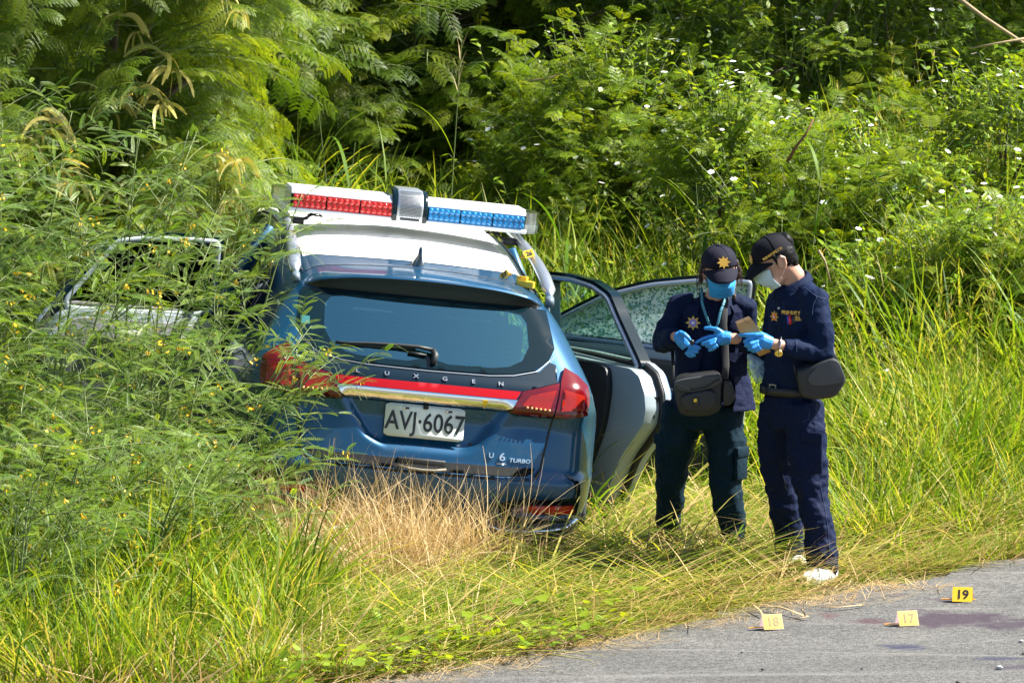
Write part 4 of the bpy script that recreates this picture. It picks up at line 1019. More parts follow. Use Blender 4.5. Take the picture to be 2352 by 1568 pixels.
seam('placket', shirt, [(1118, 650), (1122, 800), (1128, 900)], A3, seam_d, man, .003); seam('cuff_seam', shirt, [(1262, 985), (1262, 1080)], A3, seam_m, man, .002)
# trousers, pockets, belt
m = MB()
m.tube([A3(1190, 1360, -.15), hipc, A4(1115, 190, -.15), A4(1110, 300, -.15)], [(.152, .110), (.158, .118), (.160, .120), (.12, .10)], 24, hint=F1)
m.tube(legL, [.100, .094, .080, .072, .072], 18); m.tube(legR, [.100, .094, .080, .074, .076], 18)
m.tube([A4(1352, 1330, -.37), A4(1375, 1370, -.40)], [.070, .060], 14)
trs = grow(m, 'trousers', navy_tr, man, .009, 4, .034, .014)
seam('side_seam', trs, [(1320, 700), (1360, 900), (1385, 1080), (1392, 1250)], A4, seam_m, man); seam('hip_pocket', trs, [(1252, 170), (1235, 240), (1190, 262)], A4, seam_m, man); seam('crease', trs, [(1005, 380), (1030, 560), (1075, 760)], A4, seam_d, man, .002)
for c, wv, dv in [(A4(1268, 470, -.335), Vector((.86, -.5, 0)), Vector((.06, -.05, -1)))]:
    M_ = frame(snap(trs, c, .004)[0], wv, dv)
    pk = bevel(MB().box((0, .02, 0), (.105, .175, .020), 0, M_).build('cargo_pocket', navy_tr, man, False), .008); bevel(MB().box((0, -.062, -.012), (.112, .050, .008), 0, M_).build('pocket_flap', navy_tr, pk, False), .004)
m = MB(); bp_ = [A3(1190, 1372, -.15)+Lf*(.160*sin(a))+F1*(.118*cos(a)) for a in np.linspace(0, 2*pi, 33)]
m.tube(bp_, [(.020, .006)]*33, 8, hint=(1, 0, 0)); 
P = [p+Vector((0, 0, k)) for k in (-.019, .019) for p in bp_]
o = obj('belt', P, [(i, i+1, 33+i+1, 33+i) for i in range(32)], leather, None, True); bake(o, [('SOLIDIFY', dict(thickness=.006, offset=1))]); o.parent = man
bk = frame(A3(1070, 1370, -.245), Vector((.62, -.78, 0)), Vector((0, 0, 1))); m = MB()
for c, d in [((-.022, 0, 0), (.006, .044, .006)), ((.022, 0, 0), (.006, .044, .006)), ((0, .020, 0), (.05, .006, .006)), ((0, -.020, 0), (.05, .006, .006))]: m.box(c, d, 0, bk)
m.build('belt_buckle', steel, o, False)
# shoe covers
def shoe(name, ankle, toe, mat, par, w_=.052, h_=.085):
    a = Vector(ankle); t = Vector(toe); d = (t-a); d.z = 0; d.normalize(); z0 = hgt(t.x, t.y)+.0
    a0 = Vector((a.x, a.y, float(z0))); m = MB(); L_ = (Vector((t.x, t.y, 0))-Vector((a.x, a.y, 0))).length
    m.tube([a0-d*.075+Vector((0, 0, .045)), a0-d*.04+Vector((0, 0, .052)), a0+d*.04+Vector((0, 0, .050)), a0+d*L_*.6+Vector((0, 0, .042)), a0+d*L_*.9+Vector((0, 0, .034)), a0+d*L_+Vector((0, 0, .028))],
           [(w_*.6, .040), (w_*.85, .050), (w_*.95, .050), (w_*1.0, .040), (w_*.9, .031), (w_*.5, .022)], 16)
    m.tube([a0+Vector((0, 0, .04)), a0+Vector((0, 0, .09)), a0+Vector((0, 0, .13))], [.058, .056, .054], 14)
    return grow(m, name, mat, par, .006, 3, .012, .008)
shoe('shoe_cover', legL[-1], A4(1215, 1420, -.47), white_cl, man, .062); shoe('shoe_cover', legR[-1], A4(1180, 1330, -.06), white_cl, man, .058)
# gloves and watch
hand('glove', AH(1075, 280, -.43), [AH(1040, 270, -.43), AH(985, 255, -.43), AH(925, 250, -.43)], [.030, .034, .041, .034],
     [[AH(930, 225, -.44), AH(860, 232, -.455), AH(808, 262, -.445)], [AH(935, 262, -.46), AH(865, 282, -.475), AH(818, 300, -.455)], [AH(945, 295, -.465), AH(885, 322, -.475), AH(848, 335, -.455)], [AH(965, 322, -.46), AH(915, 346, -.465), AH(885, 352, -.45)]], .0105,
     [AH(985, 195, -.445), AH(910, 198, -.455), AH(840, 200, -.45), AH(768, 196, -.43)], man)
hand('glove', AH(672, 228, -.045), [AH(640, 225, -.045), AH(590, 225, -.045), AH(535, 235, -.045)], [.030, .033, .036, .030],
     [[AH(545, 205, -.05), AH(470, 212, -.05), AH(400, 235, -.05), AH(340, 268, -.045)], [AH(530, 240, -.07), AH(465, 262, -.075), AH(396, 285, -.065)], [AH(530, 268, -.08), AH(480, 292, -.085), AH(440, 305, -.07)], [AH(545, 295, -.08), AH(505, 325, -.085), AH(466, 343, -.07)]], .0098,
     [AH(585, 175, -.05), AH(535, 142, -.055), AH(480, 130, -.05), AH(428, 130, -.045)], man)
wm = MB(); wd = (AH(1060, 275, -.43)-A3(1180, 1025, -.43)).normalized(); c = AH(1146, 305, -.43); ux_ = wd.cross(Vector((0, 0, 1))).normalized(); uz = ux_.cross(wd)
wp_ = [c+(ux_*cos(a)+uz*sin(a))*.0375 for a in np.linspace(0, 2*pi, 29)]
wm.tube(wp_, [(.010, .0035)]*29, 8, hint=wd); wt = wm.build('watch_strap', steel, man)
fc = AH(1138, 372, -.455); M_ = frame(fc, wd, Vector((0, -.6, .8))); MB().prism([(.019*cos(a), .019*sin(a)) for a in np.linspace(0, 2*pi, 21)[:-1]], -.004, .005, 0, M_).build('watch_face', pm('watch_gold', (.72, .55, .22), .25, .8), wt, False)
pr_.close()

# ---------------------------------------------------------------- woman facing the camera, looking down
Yw = .35
base = A4(600, 1280, .35); base.z = 0
wom = thing('person', 'person in navy vest and teal trousers with blue face mask, examining a gloved hand', 'person', base)
pr_ = Person(wom)
F2 = Vector((.10, -.995, 0)); L2v = Vector((.995, .10, 0))
Hc = A3(640, 415, .18); Hw = hframe(Hc, (.10, -.93, -.20), radians(4))
nb = A3(600, 640, .27)
wsr = A3(325, 690, .30); wel = A3(190, 985, .22); wwr = A3(285, 950, .05)
wsl = A3(845, 700, .30); wll = A3(900, 1010, .32); wwl = A3(955, 1120, .10)
hp = A4(465, 120, .34)
lgR = [A4(330, 140, .36), A4(255, 420, .38), A4(228, 700, .44), A4(215, 950, .54), A4(205, 1200, .62)]
lgL = [A4(600, 140, .34), A4(632, 420, .33), A4(635, 720, .31), A4(672, 960, .33), A4(690, 1215, .35)]
m = MB(); skull(m, Hw)
m.tube([Hw @ Vector((0, -.030, -.05)), Hw @ Vector((0, -.045, -.10)), nb, A3(590, 720, .30)], [.050, .048, .052, .08], 14)
m.tube([A3(595, 690, .30), A3(570, 900, .32), A3(560, 1200, .33), hp], [(.06, .05), (.125, .085), (.11, .085), (.12, .09)], 18, hint=F2)
m.tube([wsr, nb-Vector((0,0,.05)), wsl], [.028, .035, .028], 10); m.tube([wsr, wel, wwr, AH(165, 215, .01)], [.042, .034, .026, .026], 10); m.tube([wsl, wll, wwl, AH(950, 400, .05)], [.042, .034, .026, .026], 10)
for L2_ in (lgR, lgL): m.tube(L2_, [.07, .065, .055, .045, .04], 12)
grow(m, 'body', skin, wom, .007, 4)
ears(Hw, wom); eyes(Hw, wom)
m = MB(); R3 = Hw.to_3x3().to_4x4()
m.ell(Hw @ Vector((0, -.035, .010)), (.088, .078, .090), 0, 22, 14, R3); m.ell(Hw @ Vector((0, -.075, -.05)), (.065, .05, .07), 0, 16, 10, R3)
for s in (1, -1): m.tube([Hw @ Vector((s*.080, .010, .05)), Hw @ Vector((s*.086, .006, .0)), Hw @ Vector((s*.088, -.004, -.06))], [.016, .014, .006], 8)
m.tube([Hw @ Vector((.075, -.03, -.05)), A3(745, 560, .22), A3(765, 650, .19)], [.02, .018, .008], 8)
grow(m, 'hair', hair_b, wom, .005, 2, 0, .012)
m = MB()   # loose strands
for k in range(26):
    a = rng.uniform(-1, 1); s = 1 if k % 2 else -1
    p = Hw @ Vector((s*.084, rng.uniform(-.03, .03), rng.uniform(-.02, .04))); q = p+Vector((s*rng.uniform(.0, .03), rng.uniform(-.02, .02), -rng.uniform(.06, .14))); m.tube([p, (p+q)/2+Vector((s*.010, 0, .01)), q], [.0022, .0016, .0006], 4)
m.build('hair_strands', hair_b, wom, kind='stuff')
capo = capm(Hw, cap_m2, wom); mask(Hw, mask_b, wom)
star('cap_badge', frame(Hw @ Vector((.008, .1035, .072)), Hw.to_3x3() @ Vector((-1, 0, 0)), Hw.to_3x3() @ Vector((0, -.42, 1))), .032, capo)
# jacket with sleeves
m = MB()
m.tube([A3(602, 622, .285), A3(600, 665, .285), A3(592, 720, .30), A3(572, 900, .315), A3(562, 1200, .33), A3(575, 1420, .33), A3(590, 1500, .33)], [(.062, .060), (.100, .075), (.165, .100), (.165, .120), (.158, .118), (.168, .125), (.165, .122)], 26, hint=F2)
m.tube([A3(430, 680, .30), wsr, wel], [.055, .062, .058], 14); m.tube([wel, A3(240, 985, .12), wwr], [.058, .050, .044], 14); m.ell(wel, (.058,)*3)
m.tube([A3(740, 680, .30), wsl, wll], [.055, .058, .052], 14); m.tube([wll, wwl], [.052, .042], 14)
jkt = grow(m, 'jacket', navy, wom, .009, 4, .026, .010)
m = MB(); P = []
ring = [nb+L2v*(.060*sin(a))+F2*(.055*cos(a))+Vector((0, 0, -.035*max(0, cos(a)))) for a in np.linspace(.35, 2*pi-.35, 23)]
for k, (g_, dz) in enumerate([(.95, .020), (1.02, .026), (1.30, .004), (1.60, -.040)]):
    for p in ring: P.append(nb+(p-nb)*g_+Vector((0, 0, dz)))
o = obj('collar', P, [(j*23+i, j*23+i+1, (j+1)*23+i+1, (j+1)*23+i) for j in range(3) for i in range(22)], navy, None, True); bake(o, [('SOLIDIFY', dict(thickness=.005)), ('SUBSURF', dict(levels=1))]); o.parent = wom
# vest: open at the front, flaring at the hem
lv = [(A3(590, 680, .295), .150, .085), (A3(590, 740, .30), .178, .112), (A3(575, 900, .315), .180, .133), (A3(566, 1200, .33), .176, .134), (A3(585, 1400, .33), .192, .145), (A3(600, 1530, .33), .205, .152)]
P = []; na = 37; ng = 22
for j in range(ng):
    t = j/(ng-1)*(len(lv)-1); k = min(int(t), len(lv)-2); u = t-k
    c = lv[k][0].lerp(lv[k+1][0], u); a_ = lv[k][1]*(1-u)+lv[k+1][1]*u; b_ = lv[k][2]*(1-u)+lv[k+1][2]*u
    op = .42+.10*sin(j*.5)
    for i in range(na):
        A = -op-(2*pi-2*op)*0+(2*pi-2*op)*(i/(na-1))+2*op if False else op+(2*pi-2*op)*i/(na-1)
        wv = 1+.035*sin(A*7+j*.35)*(.3+.7*j/ng)
        P.append(c+L2v*(a_*wv*sin(A))+F2*(b_*wv*cos(A)))
o = obj('vest', P, [(j*na+i, j*na+i+1, (j+1)*na+i+1, (j+1)*na+i) for j in range(ng-1) for i in range(na-1)], vest_m, None, True)
bake(o, [('SOLIDIFY', dict(thickness=.006, offset=1)), ('SUBSURF', dict(levels=1)), ('DISPLACE', dict(texture=tx1, strength=.02))]); o.parent = wom; vest = o
for c, wv, hv in [(A3(790, 1180, .195), Vector((.93, .37, 0)), Vector((.03, 0, 1))), (A3(800, 920, .205), Vector((.93, .37, 0)), Vector((.02, 0, 1)))]:
    M_ = frame(c, wv, hv); pk = bevel(MB().box((0, 0, 0), (.095, .105, .020), 0, M_).build('vest_pocket', vest_m, vest, False), .007)
    MB().prism([(-.052, .062), (.052, .062), (.052, .028), (0, .006), (-.052, .028)], .010, .016, 0, M_).build('pocket_flap', vest_m, pk, False)
star('chest_badge', frame(A3(428, 838, .160), Vector((.97, -.2, 0)), Vector((0, .1, 1))), .036, wom, pm('badge_violet', (.28, .16, .42), .5), wht)
m = MB()
for pth in ([A3(497, 560, .20), A3(500, 680, .17), A3(525, 760, .165), A3(575, 900, .17)], [A3(690, 640, .2), A3(650, 740, .17), A3(625, 850, .165), A3(600, 940, .165)]):
    m.tube(pth, [(.0065, .0015)]*4, 6, hint=(0, 1, 0))
m.build('lanyard', pm('lanyard_blue_yellow', (.05, .22, .30), .6, noise=(120, .9)), wom)
# trousers
m = MB()
m.tube([A3(580, 1420, .33), hp, A4(465, 200, .34), A4(465, 300, .34)], [(.150, .105), (.160, .118), (.165, .12), (.12, .10)], 24, hint=F2)
m.tube(lgL, [.105, .094, .080, .068, .062], 18); m.tube(lgR, [.105, .090, .074, .062, .056], 18)
grow(m, 'trousers', teal_tr, wom, .009, 4, .032, .012)
for c, wv in [(A4(742, 560, .27), Vector((.55, .83, 0))), (A4(165, 470, .36), Vector((.55, -.83, 0)))]:
    M_ = frame(c, wv, Vector((0, 0, 1))); pk = bevel(MB().box((0, 0, 0), (.10, .165, .02), 0, M_).build('cargo_pocket', teal_tr, wom, False), .008); bevel(MB().box((0, .055, .012), (.106, .05, .008), 0, M_).build('pocket_flap', teal_tr, pk, False), .004)
shoe('shoe', lgL[-1], A4(750, 1270, .20), shoe_k, wom, .048); shoe('shoe', lgR[-1], A4(170, 1250, .46), shoe_k, wom, .048)
m = MB(); t_ = A4(742, 1268, .22); m.ell((t_.x-.01, t_.y, .055), (.045, .055, .022)); grow(m, 'shoe_cover', white_cl, wom, .006, 2, 0, .006)
hand('glove', AH(150, 205, .005), [AH(175, 220, -.005), AH(210, 255, -.012), AH(250, 310, -.015)], [.028, .031, .034, .030],
     [[AH(262, 300, -.03), AH(320, 302, -.05), AH(370, 322, -.05)], [AH(265, 330, -.035), AH(318, 348, -.055), AH(350, 360, -.055)], [AH(255, 350, -.03), AH(295, 382, -.05), AH(322, 395, -.05)], [AH(240, 362, -.02), AH(272, 396, -.035), AH(300, 402, -.035)]], .0098,
     [AH(178, 175, -.02), AH(222, 190, -.045), AH(262, 225, -.055), AH(292, 268, -.055)], wom)
hand('glove', AH(955, 395, .06), [AH(955, 430, .04), AH(960, 480, .03), AH(965, 520, .02)], [.028, .033, .037, .030],
     [[AH(985, 500, .02), AH(1012, 540, .0), AH(1000, 580, -.01)], [AH(965, 510, .01), AH(985, 560, -.015), AH(965, 600, -.02)], [AH(945, 510, .01), AH(955, 560, -.02), AH(935, 590, -.02)], [AH(925, 500, .01), AH(925, 545, -.01), AH(912, 570, -.02)]], .0098,
     [AH(925, 445, .01), AH(900, 480, -.02), AH(890, 520, -.03)], wom)
pr_.close()

# ---------------------------------------------------------------- what they carry
def carry(name, label, cat, loc):
    o = thing(name, label, cat, loc); return o, Person(o)
# bundle of envelopes in the man's left hand
t, pr_ = carry('envelope_bundle', 'bundle of brown paper envelopes gripped in a blue glove', 'envelopes', AH(850, 130, -.44))
for k in range(4):
    dx, dy, dY = -7*k, -6*k, .012*k
    q = [AH(x+dx, y+dy, -.438+dY) for x, y in [(738, 88), (868, 34), (962, 165), (778, 188)]]
    n_ = (q[1]-q[0]).cross(q[2]-q[0]).normalized(); th = .0045; n_ = n_ if n_.y > 0 else -n_
    b = [p+n_*th for p in q]
    e = MB().add(q+b, [(0, 1, 2, 3), (7, 6, 5, 4), (0, 4, 5, 1), (1, 5, 6, 2), (2, 6, 7, 3), (3, 7, 4, 0)]).build('envelope', kraft if k % 2 == 0 else kraft_e, t, False)
    MB().tube([q[0].lerp(q[1], .55)-n_*.001, q[0].lerp(q[1], .58).lerp(q[2], .25)-n_*.001], .0012, 5).build('string_tie', strap_m, e)
pr_.close()
t, pr_ = carry('brown_envelope', 'single brown envelope pressed under the wrist with the watch', 'envelope', AH(985, 370, -.38))
q = [AH(x, y, Y_) for x, y, Y_ in [(900, 350, -.40), (1050, 330, -.39), (1060, 360, -.33), (955, 402, -.34)]]; n_ = (q[1]-q[0]).cross(q[2]-q[0]).normalized()
MB().add(q+[p+n_*.004 for p in q], [(0, 1, 2, 3), (7, 6, 5, 4), (0, 4, 5, 1), (1, 5, 6, 2), (2, 6, 7, 3), (3, 7, 4, 0)]).build('paper_sleeve', kraft, t, False); pr_.close()
# clear evidence bag
t, pr_ = carry('evidence_bag', 'crumpled clear plastic bag hanging from a blue gloved hand', 'plastic bag', AH(930, 500, -.02))
m = MB(); ol = [(822, 372), (905, 385), (1022, 470), (1020, 560), (1004, 648), (925, 672), (880, 600), (845, 520)]
gp = [(x, y) for x, y in chaikin(ol, 2, .2)]; cx_, cy_ = 925, 520; P = []; nr_ = 8; n_ = len(gp)
for s in (-1, 1):
    for j in range(nr_):
        r = 1-j/nr_
        for x, y in gp: P.append(AH(cx_+(x-cx_)*r, cy_+(y-cy_)*r, -.022+s*(.030*sqrt(max(0, 1-r*r))+.002)+.006*sin(x*.13)*sin(y*.11)))
F_ = [(s*nr_*n_+j*n_+i, s*nr_*n_+j*n_+(i+1) % n_, s*nr_*n_+(j+1)*n_+(i+1) % n_, s*nr_*n_+(j+1)*n_+i) for s in (0, 1) for j in range(nr_-1) for i in range(n_)]
F_ += [tuple(s*nr_*n_+(nr_-1)*n_+i for i in range(n_)) for s in (0, 1)]
m.add(P, F_).build('plastic_film', baggie, t); pr_.close()
# small dark find between the fingers
o = MB().ell((0, 0, 0), (.012, .008, .014), 0, 10, 6).build('evidence_piece', blk); o.location = AH(296, 268, -.075); tag(o, 'tiny dark object pinched in the upturned gloved palm', 'evidence')
# camera bag
t, pr_ = carry('camera_bag', 'black camera bag with flap and front pocket hanging at the waist', 'bag', A3(470, 1400, .08))
def slab(pts3, Y0, Y1, nm, mat, par, bv=.014, fn=A3, it=2, q=.18):
    pts3 = chaikin(pts3, it, q); a = [fn(x, y, Y0) for x, y in pts3]; b = [p+Vector((0, Y1-Y0, 0)) for p in a]; n_ = len(a)
    e = MB().add(a+b, [tuple(range(n_)), tuple(range(2*n_-1, n_-1, -1))]+[(i, i+n_, (i+1) % n_+n_, (i+1) % n_) for i in range(n_)])
    o = e.build(nm, mat, par, False); bm = bmesh.new(); bm.from_mesh(o.data); bmesh.ops.recalc_face_normals(bm, faces=bm.faces); bm.to_mesh(o.data); bm.free()
    return bevel(o, bv, 3)
slab([(275, 1275), (640, 1240), (665, 1300), (655, 1540), (560, 1590), (330, 1590), (290, 1480)], .05, .19, 'bag_body', leather, t)
slab([(270, 1300), (640, 1250), (660, 1320), (560, 1370), (430, 1405), (300, 1375)], .030, .05, 'bag_flap', pouch_m, t, .008)
slab([(320, 1420), (600, 1365), (628, 1500), (560, 1560), (345, 1560)], .015, .05, 'front_pocket', leather, t, .012)
slab([(672, 1325), (735, 1310), (772, 1440), (730, 1500), (670, 1510)], .05, .16, 'side_pocket', leather, t, .012)
MB().tube([A3(x, y, .026) for x, y in [(275, 1330), (420, 1378), (530, 1355), (640, 1290)]], .003, 6).build('piping', strap_m, t)
slab([(420, 1440), (476, 1432), (482, 1510), (428, 1518)], .008, .015, 'buckle', blk, t, .003); slab([(432, 1450), (458, 1446), (460, 1475), (434, 1478)], .004, .008, 'buckle_label', yellow, t, .002)
sp_ = [A3(680, 1290, .10), A3(692, 1180, .13), A3(684, 1000, .155), A3(672, 850, .165), A3(680, 720, .185), A3(690, 640, .22), A3(690, 600, .30)]
MB().tube(sp_, [(.017, .003)]*7, 8, hint=(0, 1, 0)).build('shoulder_strap', strap_m, t)
MB().tube([A3(268, 1300, .10), A3(266, 1180, .16), A3(262, 1060, .2)], [(.008, .003)]*3, 8, hint=(0, 1, 0)).build('side_strap', leather, t); pr_.close()
# man's hip pouch
t, pr_ = carry('shoulder_pouch', 'black shoulder pouch with grey top resting on the hip behind the belt', 'bag', A3(1480, 1300, -.40))
slab([(1260, 1235), (1340, 1190), (1540, 1125), (1600, 1148), (1665, 1300), (1640, 1345), (1580, 1440), (1420, 1462), (1290, 1440)], -.43, -.26, 'pouch_body', leather, t, .02)
slab([(1340, 1290), (1452, 1160), (1545, 1128), (1605, 1150), (1664, 1305), (1560, 1335), (1390, 1348)], -.437, -.428, 'pouch_flap', pouch_m, t, .004)
MB().tube([A3(x, y, Y_) for x, y, Y_ in [(1575, 1145, -.34), (1552, 1080, -.32), (1530, 960, -.24), (1450, 760, -.12), (1330, 600, -.08)]], [(.012, .003)]*5, 8, hint=(0, 1, 0)).build('pouch_strap', leather, t)
MB().tube([A3(x, y, -.37) for x, y in [(1265, 1300), (1250, 1220), (1235, 1150)]], .005, 6).build('hanging_cord', blk, t); pr_.close()

# ================================================================== evidence markers
mk = pm('marker_yellow', (0.88, 0.55, 0.03), 0.28, coat=.4); mk2 = leaf_mat('marker_translucent', [(0, (.90, .62, .12)), (1, (.92, .66, .14))], .55, .3, .4, (1.1, 1.5, 9.0)); mk_o = pm('marker_shaded_yellow', (0.85, 0.33, 0.01), 0.35); digit = pm('marker_digits', (0.03, 0.028, 0.025), 0.35); digit_p = pm('marker_digits_sun_washed', (0.30, 0.25, 0.14), .2)  # pale faces and digits carry painted sun glare, orange tabs painted shade
def marker(num, loc, rz, label, pale=False, tilt=None, size=1.0):
    t = thing('evidence_marker', label, 'marker', loc, (0, 0, rz), 'numbered evidence markers')
    if tilt is not None: t.matrix_basis = tilt
    w_, d_, h_ = .092*size, .036*size, .062*size; th = .0022
    for s, nm in ((-1, 'front_face'), (1, 'back_face')):
        P = [(-w_/2, s*d_, 0), (w_/2, s*d_, 0), (w_/2, s*.001, h_), (-w_/2, s*.001, h_)]; n_ = Vector((0, s*h_, d_)).normalized()*th
        Q = P+[tuple(Vector(p)-n_) for p in P]; fs = [(0, 1, 2, 3), (7, 6, 5, 4), (0, 4, 5, 1), (1, 5, 6, 2), (2, 6, 7, 3), (3, 7, 4, 0)]
        if s > 0: fs = [f[::-1] for f in fs]
        o = MB().add(Q, fs).build(nm, mk2 if pale else mk, t, False)
        if s < 0: text_obj('digits', num, .060*size, .0006, digit_p if pale else digit, o, frame((0, -d_*.5-.0018, h_*.48), (1, 0, 0), (0, d_, h_)), bold=.0008*(1 if pale else 2))
    MB().box((-w_*.72, d_*.5, .002), (w_*.75, .012, .003)).build('side_tab', mk_o, t, False); MB().box((w_*.5, d_*.6, .002), (w_*.30, .012, .003)).build('side_tab', mk_o, t, False)
    return t
def onroad(x, y):
    o = Vector((0, -CAM_D, CAM_H)); d = at(x, y, 0)-o; return o+d*((.018-o.z)/d.z)
marker('18', onroad(1772, 1441), radians(16), 'yellow folded marker number 18 with digits coloured pale as washed out by sun, nearest the grass edge', True)
marker('17', onroad(2083, 1433), radians(14), 'yellow folded marker number 17 beside the dark stain', True)
marker('19', onroad(2211, 1378), radians(-9), 'deep yellow folded marker number 19 with black digits, farthest up the road')
def oncar(x, y, z, rot): return CARX @ Matrix.Translation((x, y, z)) @ rot
marker('27', None or (0, 0, 0), 0, 'small yellow marker number 27 standing on the rear edge of the white roof', tilt=oncar(.437, .83, float(roofz(.437, .83))+.01, Matrix.Rotation(radians(-28), 4, 'Z') @ Matrix.Rotation(radians(-42), 4, 'Y')), size=.52)
marker('26', None or (0, 0, 0), 0, 'small yellow marker number 26 taped on the roof rail under the light bar', tilt=oncar(.585, 1.12, 1.548, Matrix.Rotation(radians(12), 4, 'Z') @ Matrix.Rotation(radians(-18), 4, 'Y')), size=.55)
o = MB(); o.prism([(-.045, -.02), (.05, -.035), (.03, .03), (-.02, .035)], 0, .03).prism([(-.06, .0), (.0, -.01), (-.01, .03)], .0, .05); f_ = o.build('folded_card', mk, None, False, None)
f_.matrix_basis = oncar(.525, .72, float(roofz(.525, .72))+.006, Matrix.Rotation(radians(-35), 4, 'Z')); tag(f_, 'crumpled yellow orange card wedged between spoiler and right roof rail', 'card')
# ================================================================== vegetation
grass_cols = [(0.0, (0.035, 0.090, 0.010)), (0.28, (0.090, 0.185, 0.012)), (0.56, (0.210, 0.310, 0.020)), (0.80, (0.38, 0.39, 0.05)), (1.0, (0.56, 0.43, 0.18))]
grass_m = leaf_mat('grass_blades', grass_cols, .48, .50, .25, (1.25, 1.15, .45))
straw_m = leaf_mat('dry_straw', [(0, (.30, .18, .07)), (.5, (.58, .42, .20)), (1, (.74, .60, .36))], .25, .6, .2, (1, .95, .8))
leu_m = leaf_mat('feathery_tree_leaf', [(0, (.026, .075, .010)), (.5, (.120, .205, .012)), (1, (.32, .36, .022))], .46, .45, .3, (1.3, 1.25, .4))
ses_m = leaf_mat('pinnate_shrub_leaf', [(0, (.038, .100, .020)), (.5, (.135, .245, .028)), (1, (.30, .38, .035))], .42, .42, .35, (1.3, 1.3, .5))
herb_m = leaf_mat('herb_leaf', [(0, (.050, .125, .008)), (.5, (.180, .290, .014)), (1, (.36, .42, .026))], .44, .42, .4, (1.3, 1.2, .4))
stem_m = pm('green_stem', (.13, .17, .05), .6, noise=(30, .3)); bark_m = pm('bark', (.10, .075, .045), .9, noise=(14, .5), bump=(40, .6, .01)); twig_m = pm('dry_twig', (.30, .22, .12), .8, noise=(20, .3))
pod_m = leaf_mat('seed_pod', [(0, (.24, .26, .05)), (.5, (.42, .38, .09)), (1, (.55, .46, .16))], .35, .45, .3, (1.1, 1.0, .5))
flower_y = pm('yellow_flower', (.85, .50, .01), .5); flower_w = pm('white_petal', (.85, .85, .80), .6); flower_v = pm('violet_petal', (.22, .12, .45), .6)

class PB:
    """prototype builder: vertices with a colour tint, several materials"""
    def __init__(s): s.v = []; s.f = []; s.m = []; s.t = []; s.n = 0
    def add(s, v, f, m, t):
        v = np.asarray(v, float); f = np.asarray(f, int)+s.n
        s.v.append(v); s.f.append(f); s.m.append(np.full(len(f), m)); s.t.append(np.broadcast_to(t, (len(v),)).astype(float)); s.n += len(v)
    def mesh(s, name, mats):
        v = np.concatenate(s.v); f = np.concatenate(s.f); me = bpy.data.meshes.new(name)
        me.vertices.add(len(v)); me.vertices.foreach_set('co', v.ravel()); me.loops.add(f.size); me.loops.foreach_set('vertex_index', f.ravel().astype(np.int32))
        me.polygons.add(len(f)); me.polygons.foreach_set('loop_start', np.arange(0, f.size, 4, dtype=np.int32)); me.polygons.foreach_set('loop_total', np.full(len(f), 4, dtype=np.int32))
        for m in mats: me.materials.append(m)
        me.polygons.foreach_set('material_index', np.concatenate(s.m).astype(np.int32))
        a = me.attributes.new('tint', 'FLOAT', 'POINT'); a.data.foreach_set('value', np.concatenate(s.t).astype(np.float32))
        me.update(calc_edges=True); me.shade_smooth(); return me
    def proto(s, name, mats):
        return bpy.data.objects.new(name, s.mesh(name, mats))      # not linked: only scattered
def ribbon(pb, P, W, side, m, t):
    """strip along points P (k,3) with half widths W (k) towards the vectors side (k,3)"""
    P = np.asarray(P); k = len(P); v = np.concatenate([P-side*W[:, None], P+side*W[:, None]])
    i = np.arange(k-1); pb.add(v, np.stack([i, i+1, k+i+1, k+i], -1), m, t)
def stalk(pb, P, r, m, t, n=4):
    P = np.asarray(P, float); k = len(P); r = np.broadcast_to(r, (k,)); T = np.gradient(P, axis=0); T /= np.linalg.norm(T, axis=1, keepdims=True)+1e-9
    h = np.array([0.31, 0.2, 0.93]); A = np.cross(T, h); A /= np.linalg.norm(A, axis=1, keepdims=True)+1e-9; B = np.cross(A, T)
    v = np.concatenate([P+r[:, None]*(A*cos(2*pi*j/n)+B*sin(2*pi*j/n)) for j in range(n)]); i = np.arange(k-1)
    pb.add(v, np.concatenate([np.stack([j*k+i, j*k+i+1, ((j+1) % n)*k+i+1, ((j+1) % n)*k+i], -1) for j in range(n)]), m, t)
def blade(pb, base, az, h, w, a0, a1, m, t, seg=6, twist=.3):
    s = np.linspace(0, 1, seg+1); ang = a0+(a1-a0)*s**1.4; ds = h/seg
    r = np.concatenate([[0], np.cumsum(np.sin(ang[:-1])*ds)]); z = np.concatenate([[0], np.cumsum(np.cos(ang[:-1])*ds)])
    P = np.stack([base[0]+r*cos(az), base[1]+r*sin(az), base[2]+z], -1)
    tw = az+pi/2+twist*s; sd = np.stack([np.cos(tw), np.sin(tw), np.zeros_like(s)], -1)
    W = w*.5*np.minimum(1, .45+2.2*s)*(1-s**2.2)+.0003
    ribbon(pb, P, W, sd, m, t)
def tuft(name, n, rad, h, w, a0, a1, tint, mat, seg=6):
    pb = PB()
    for _ in range(n):
        q = rng.uniform(0, 2*pi); r = rad*sqrt(rng.uniform()); hh = rng.uniform(*h)
        blade(pb, (r*cos(q), r*sin(q), -.02), q+rng.normal(0, .7), hh, rng.uniform(*w), rng.uniform(*a0), rng.uniform(*a1), 0, np.clip(rng.normal(*tint), 0, 1), seg, rng.normal(0, .5))
    return pb.proto(name, [mat])
def sweep(name):
    """grass trodden flat: long blades lying more or less one way"""
    pb = PB()
    for _ in range(24):
        az = rng.normal(0, .38)+(pi if rng.uniform() < .25 else 0); q = (rng.uniform(-.25, .2), rng.uniform(-.10, .10), rng.uniform(-.02, .035))
        blade(pb, q, az, rng.uniform(.3, .85), rng.uniform(.006, .013), rng.uniform(1.0, 1.5), rng.uniform(1.5, 1.8), 0, np.clip(rng.normal(.66, .27), 0, 1), 6)
    return pb.proto(name, [grass_m])
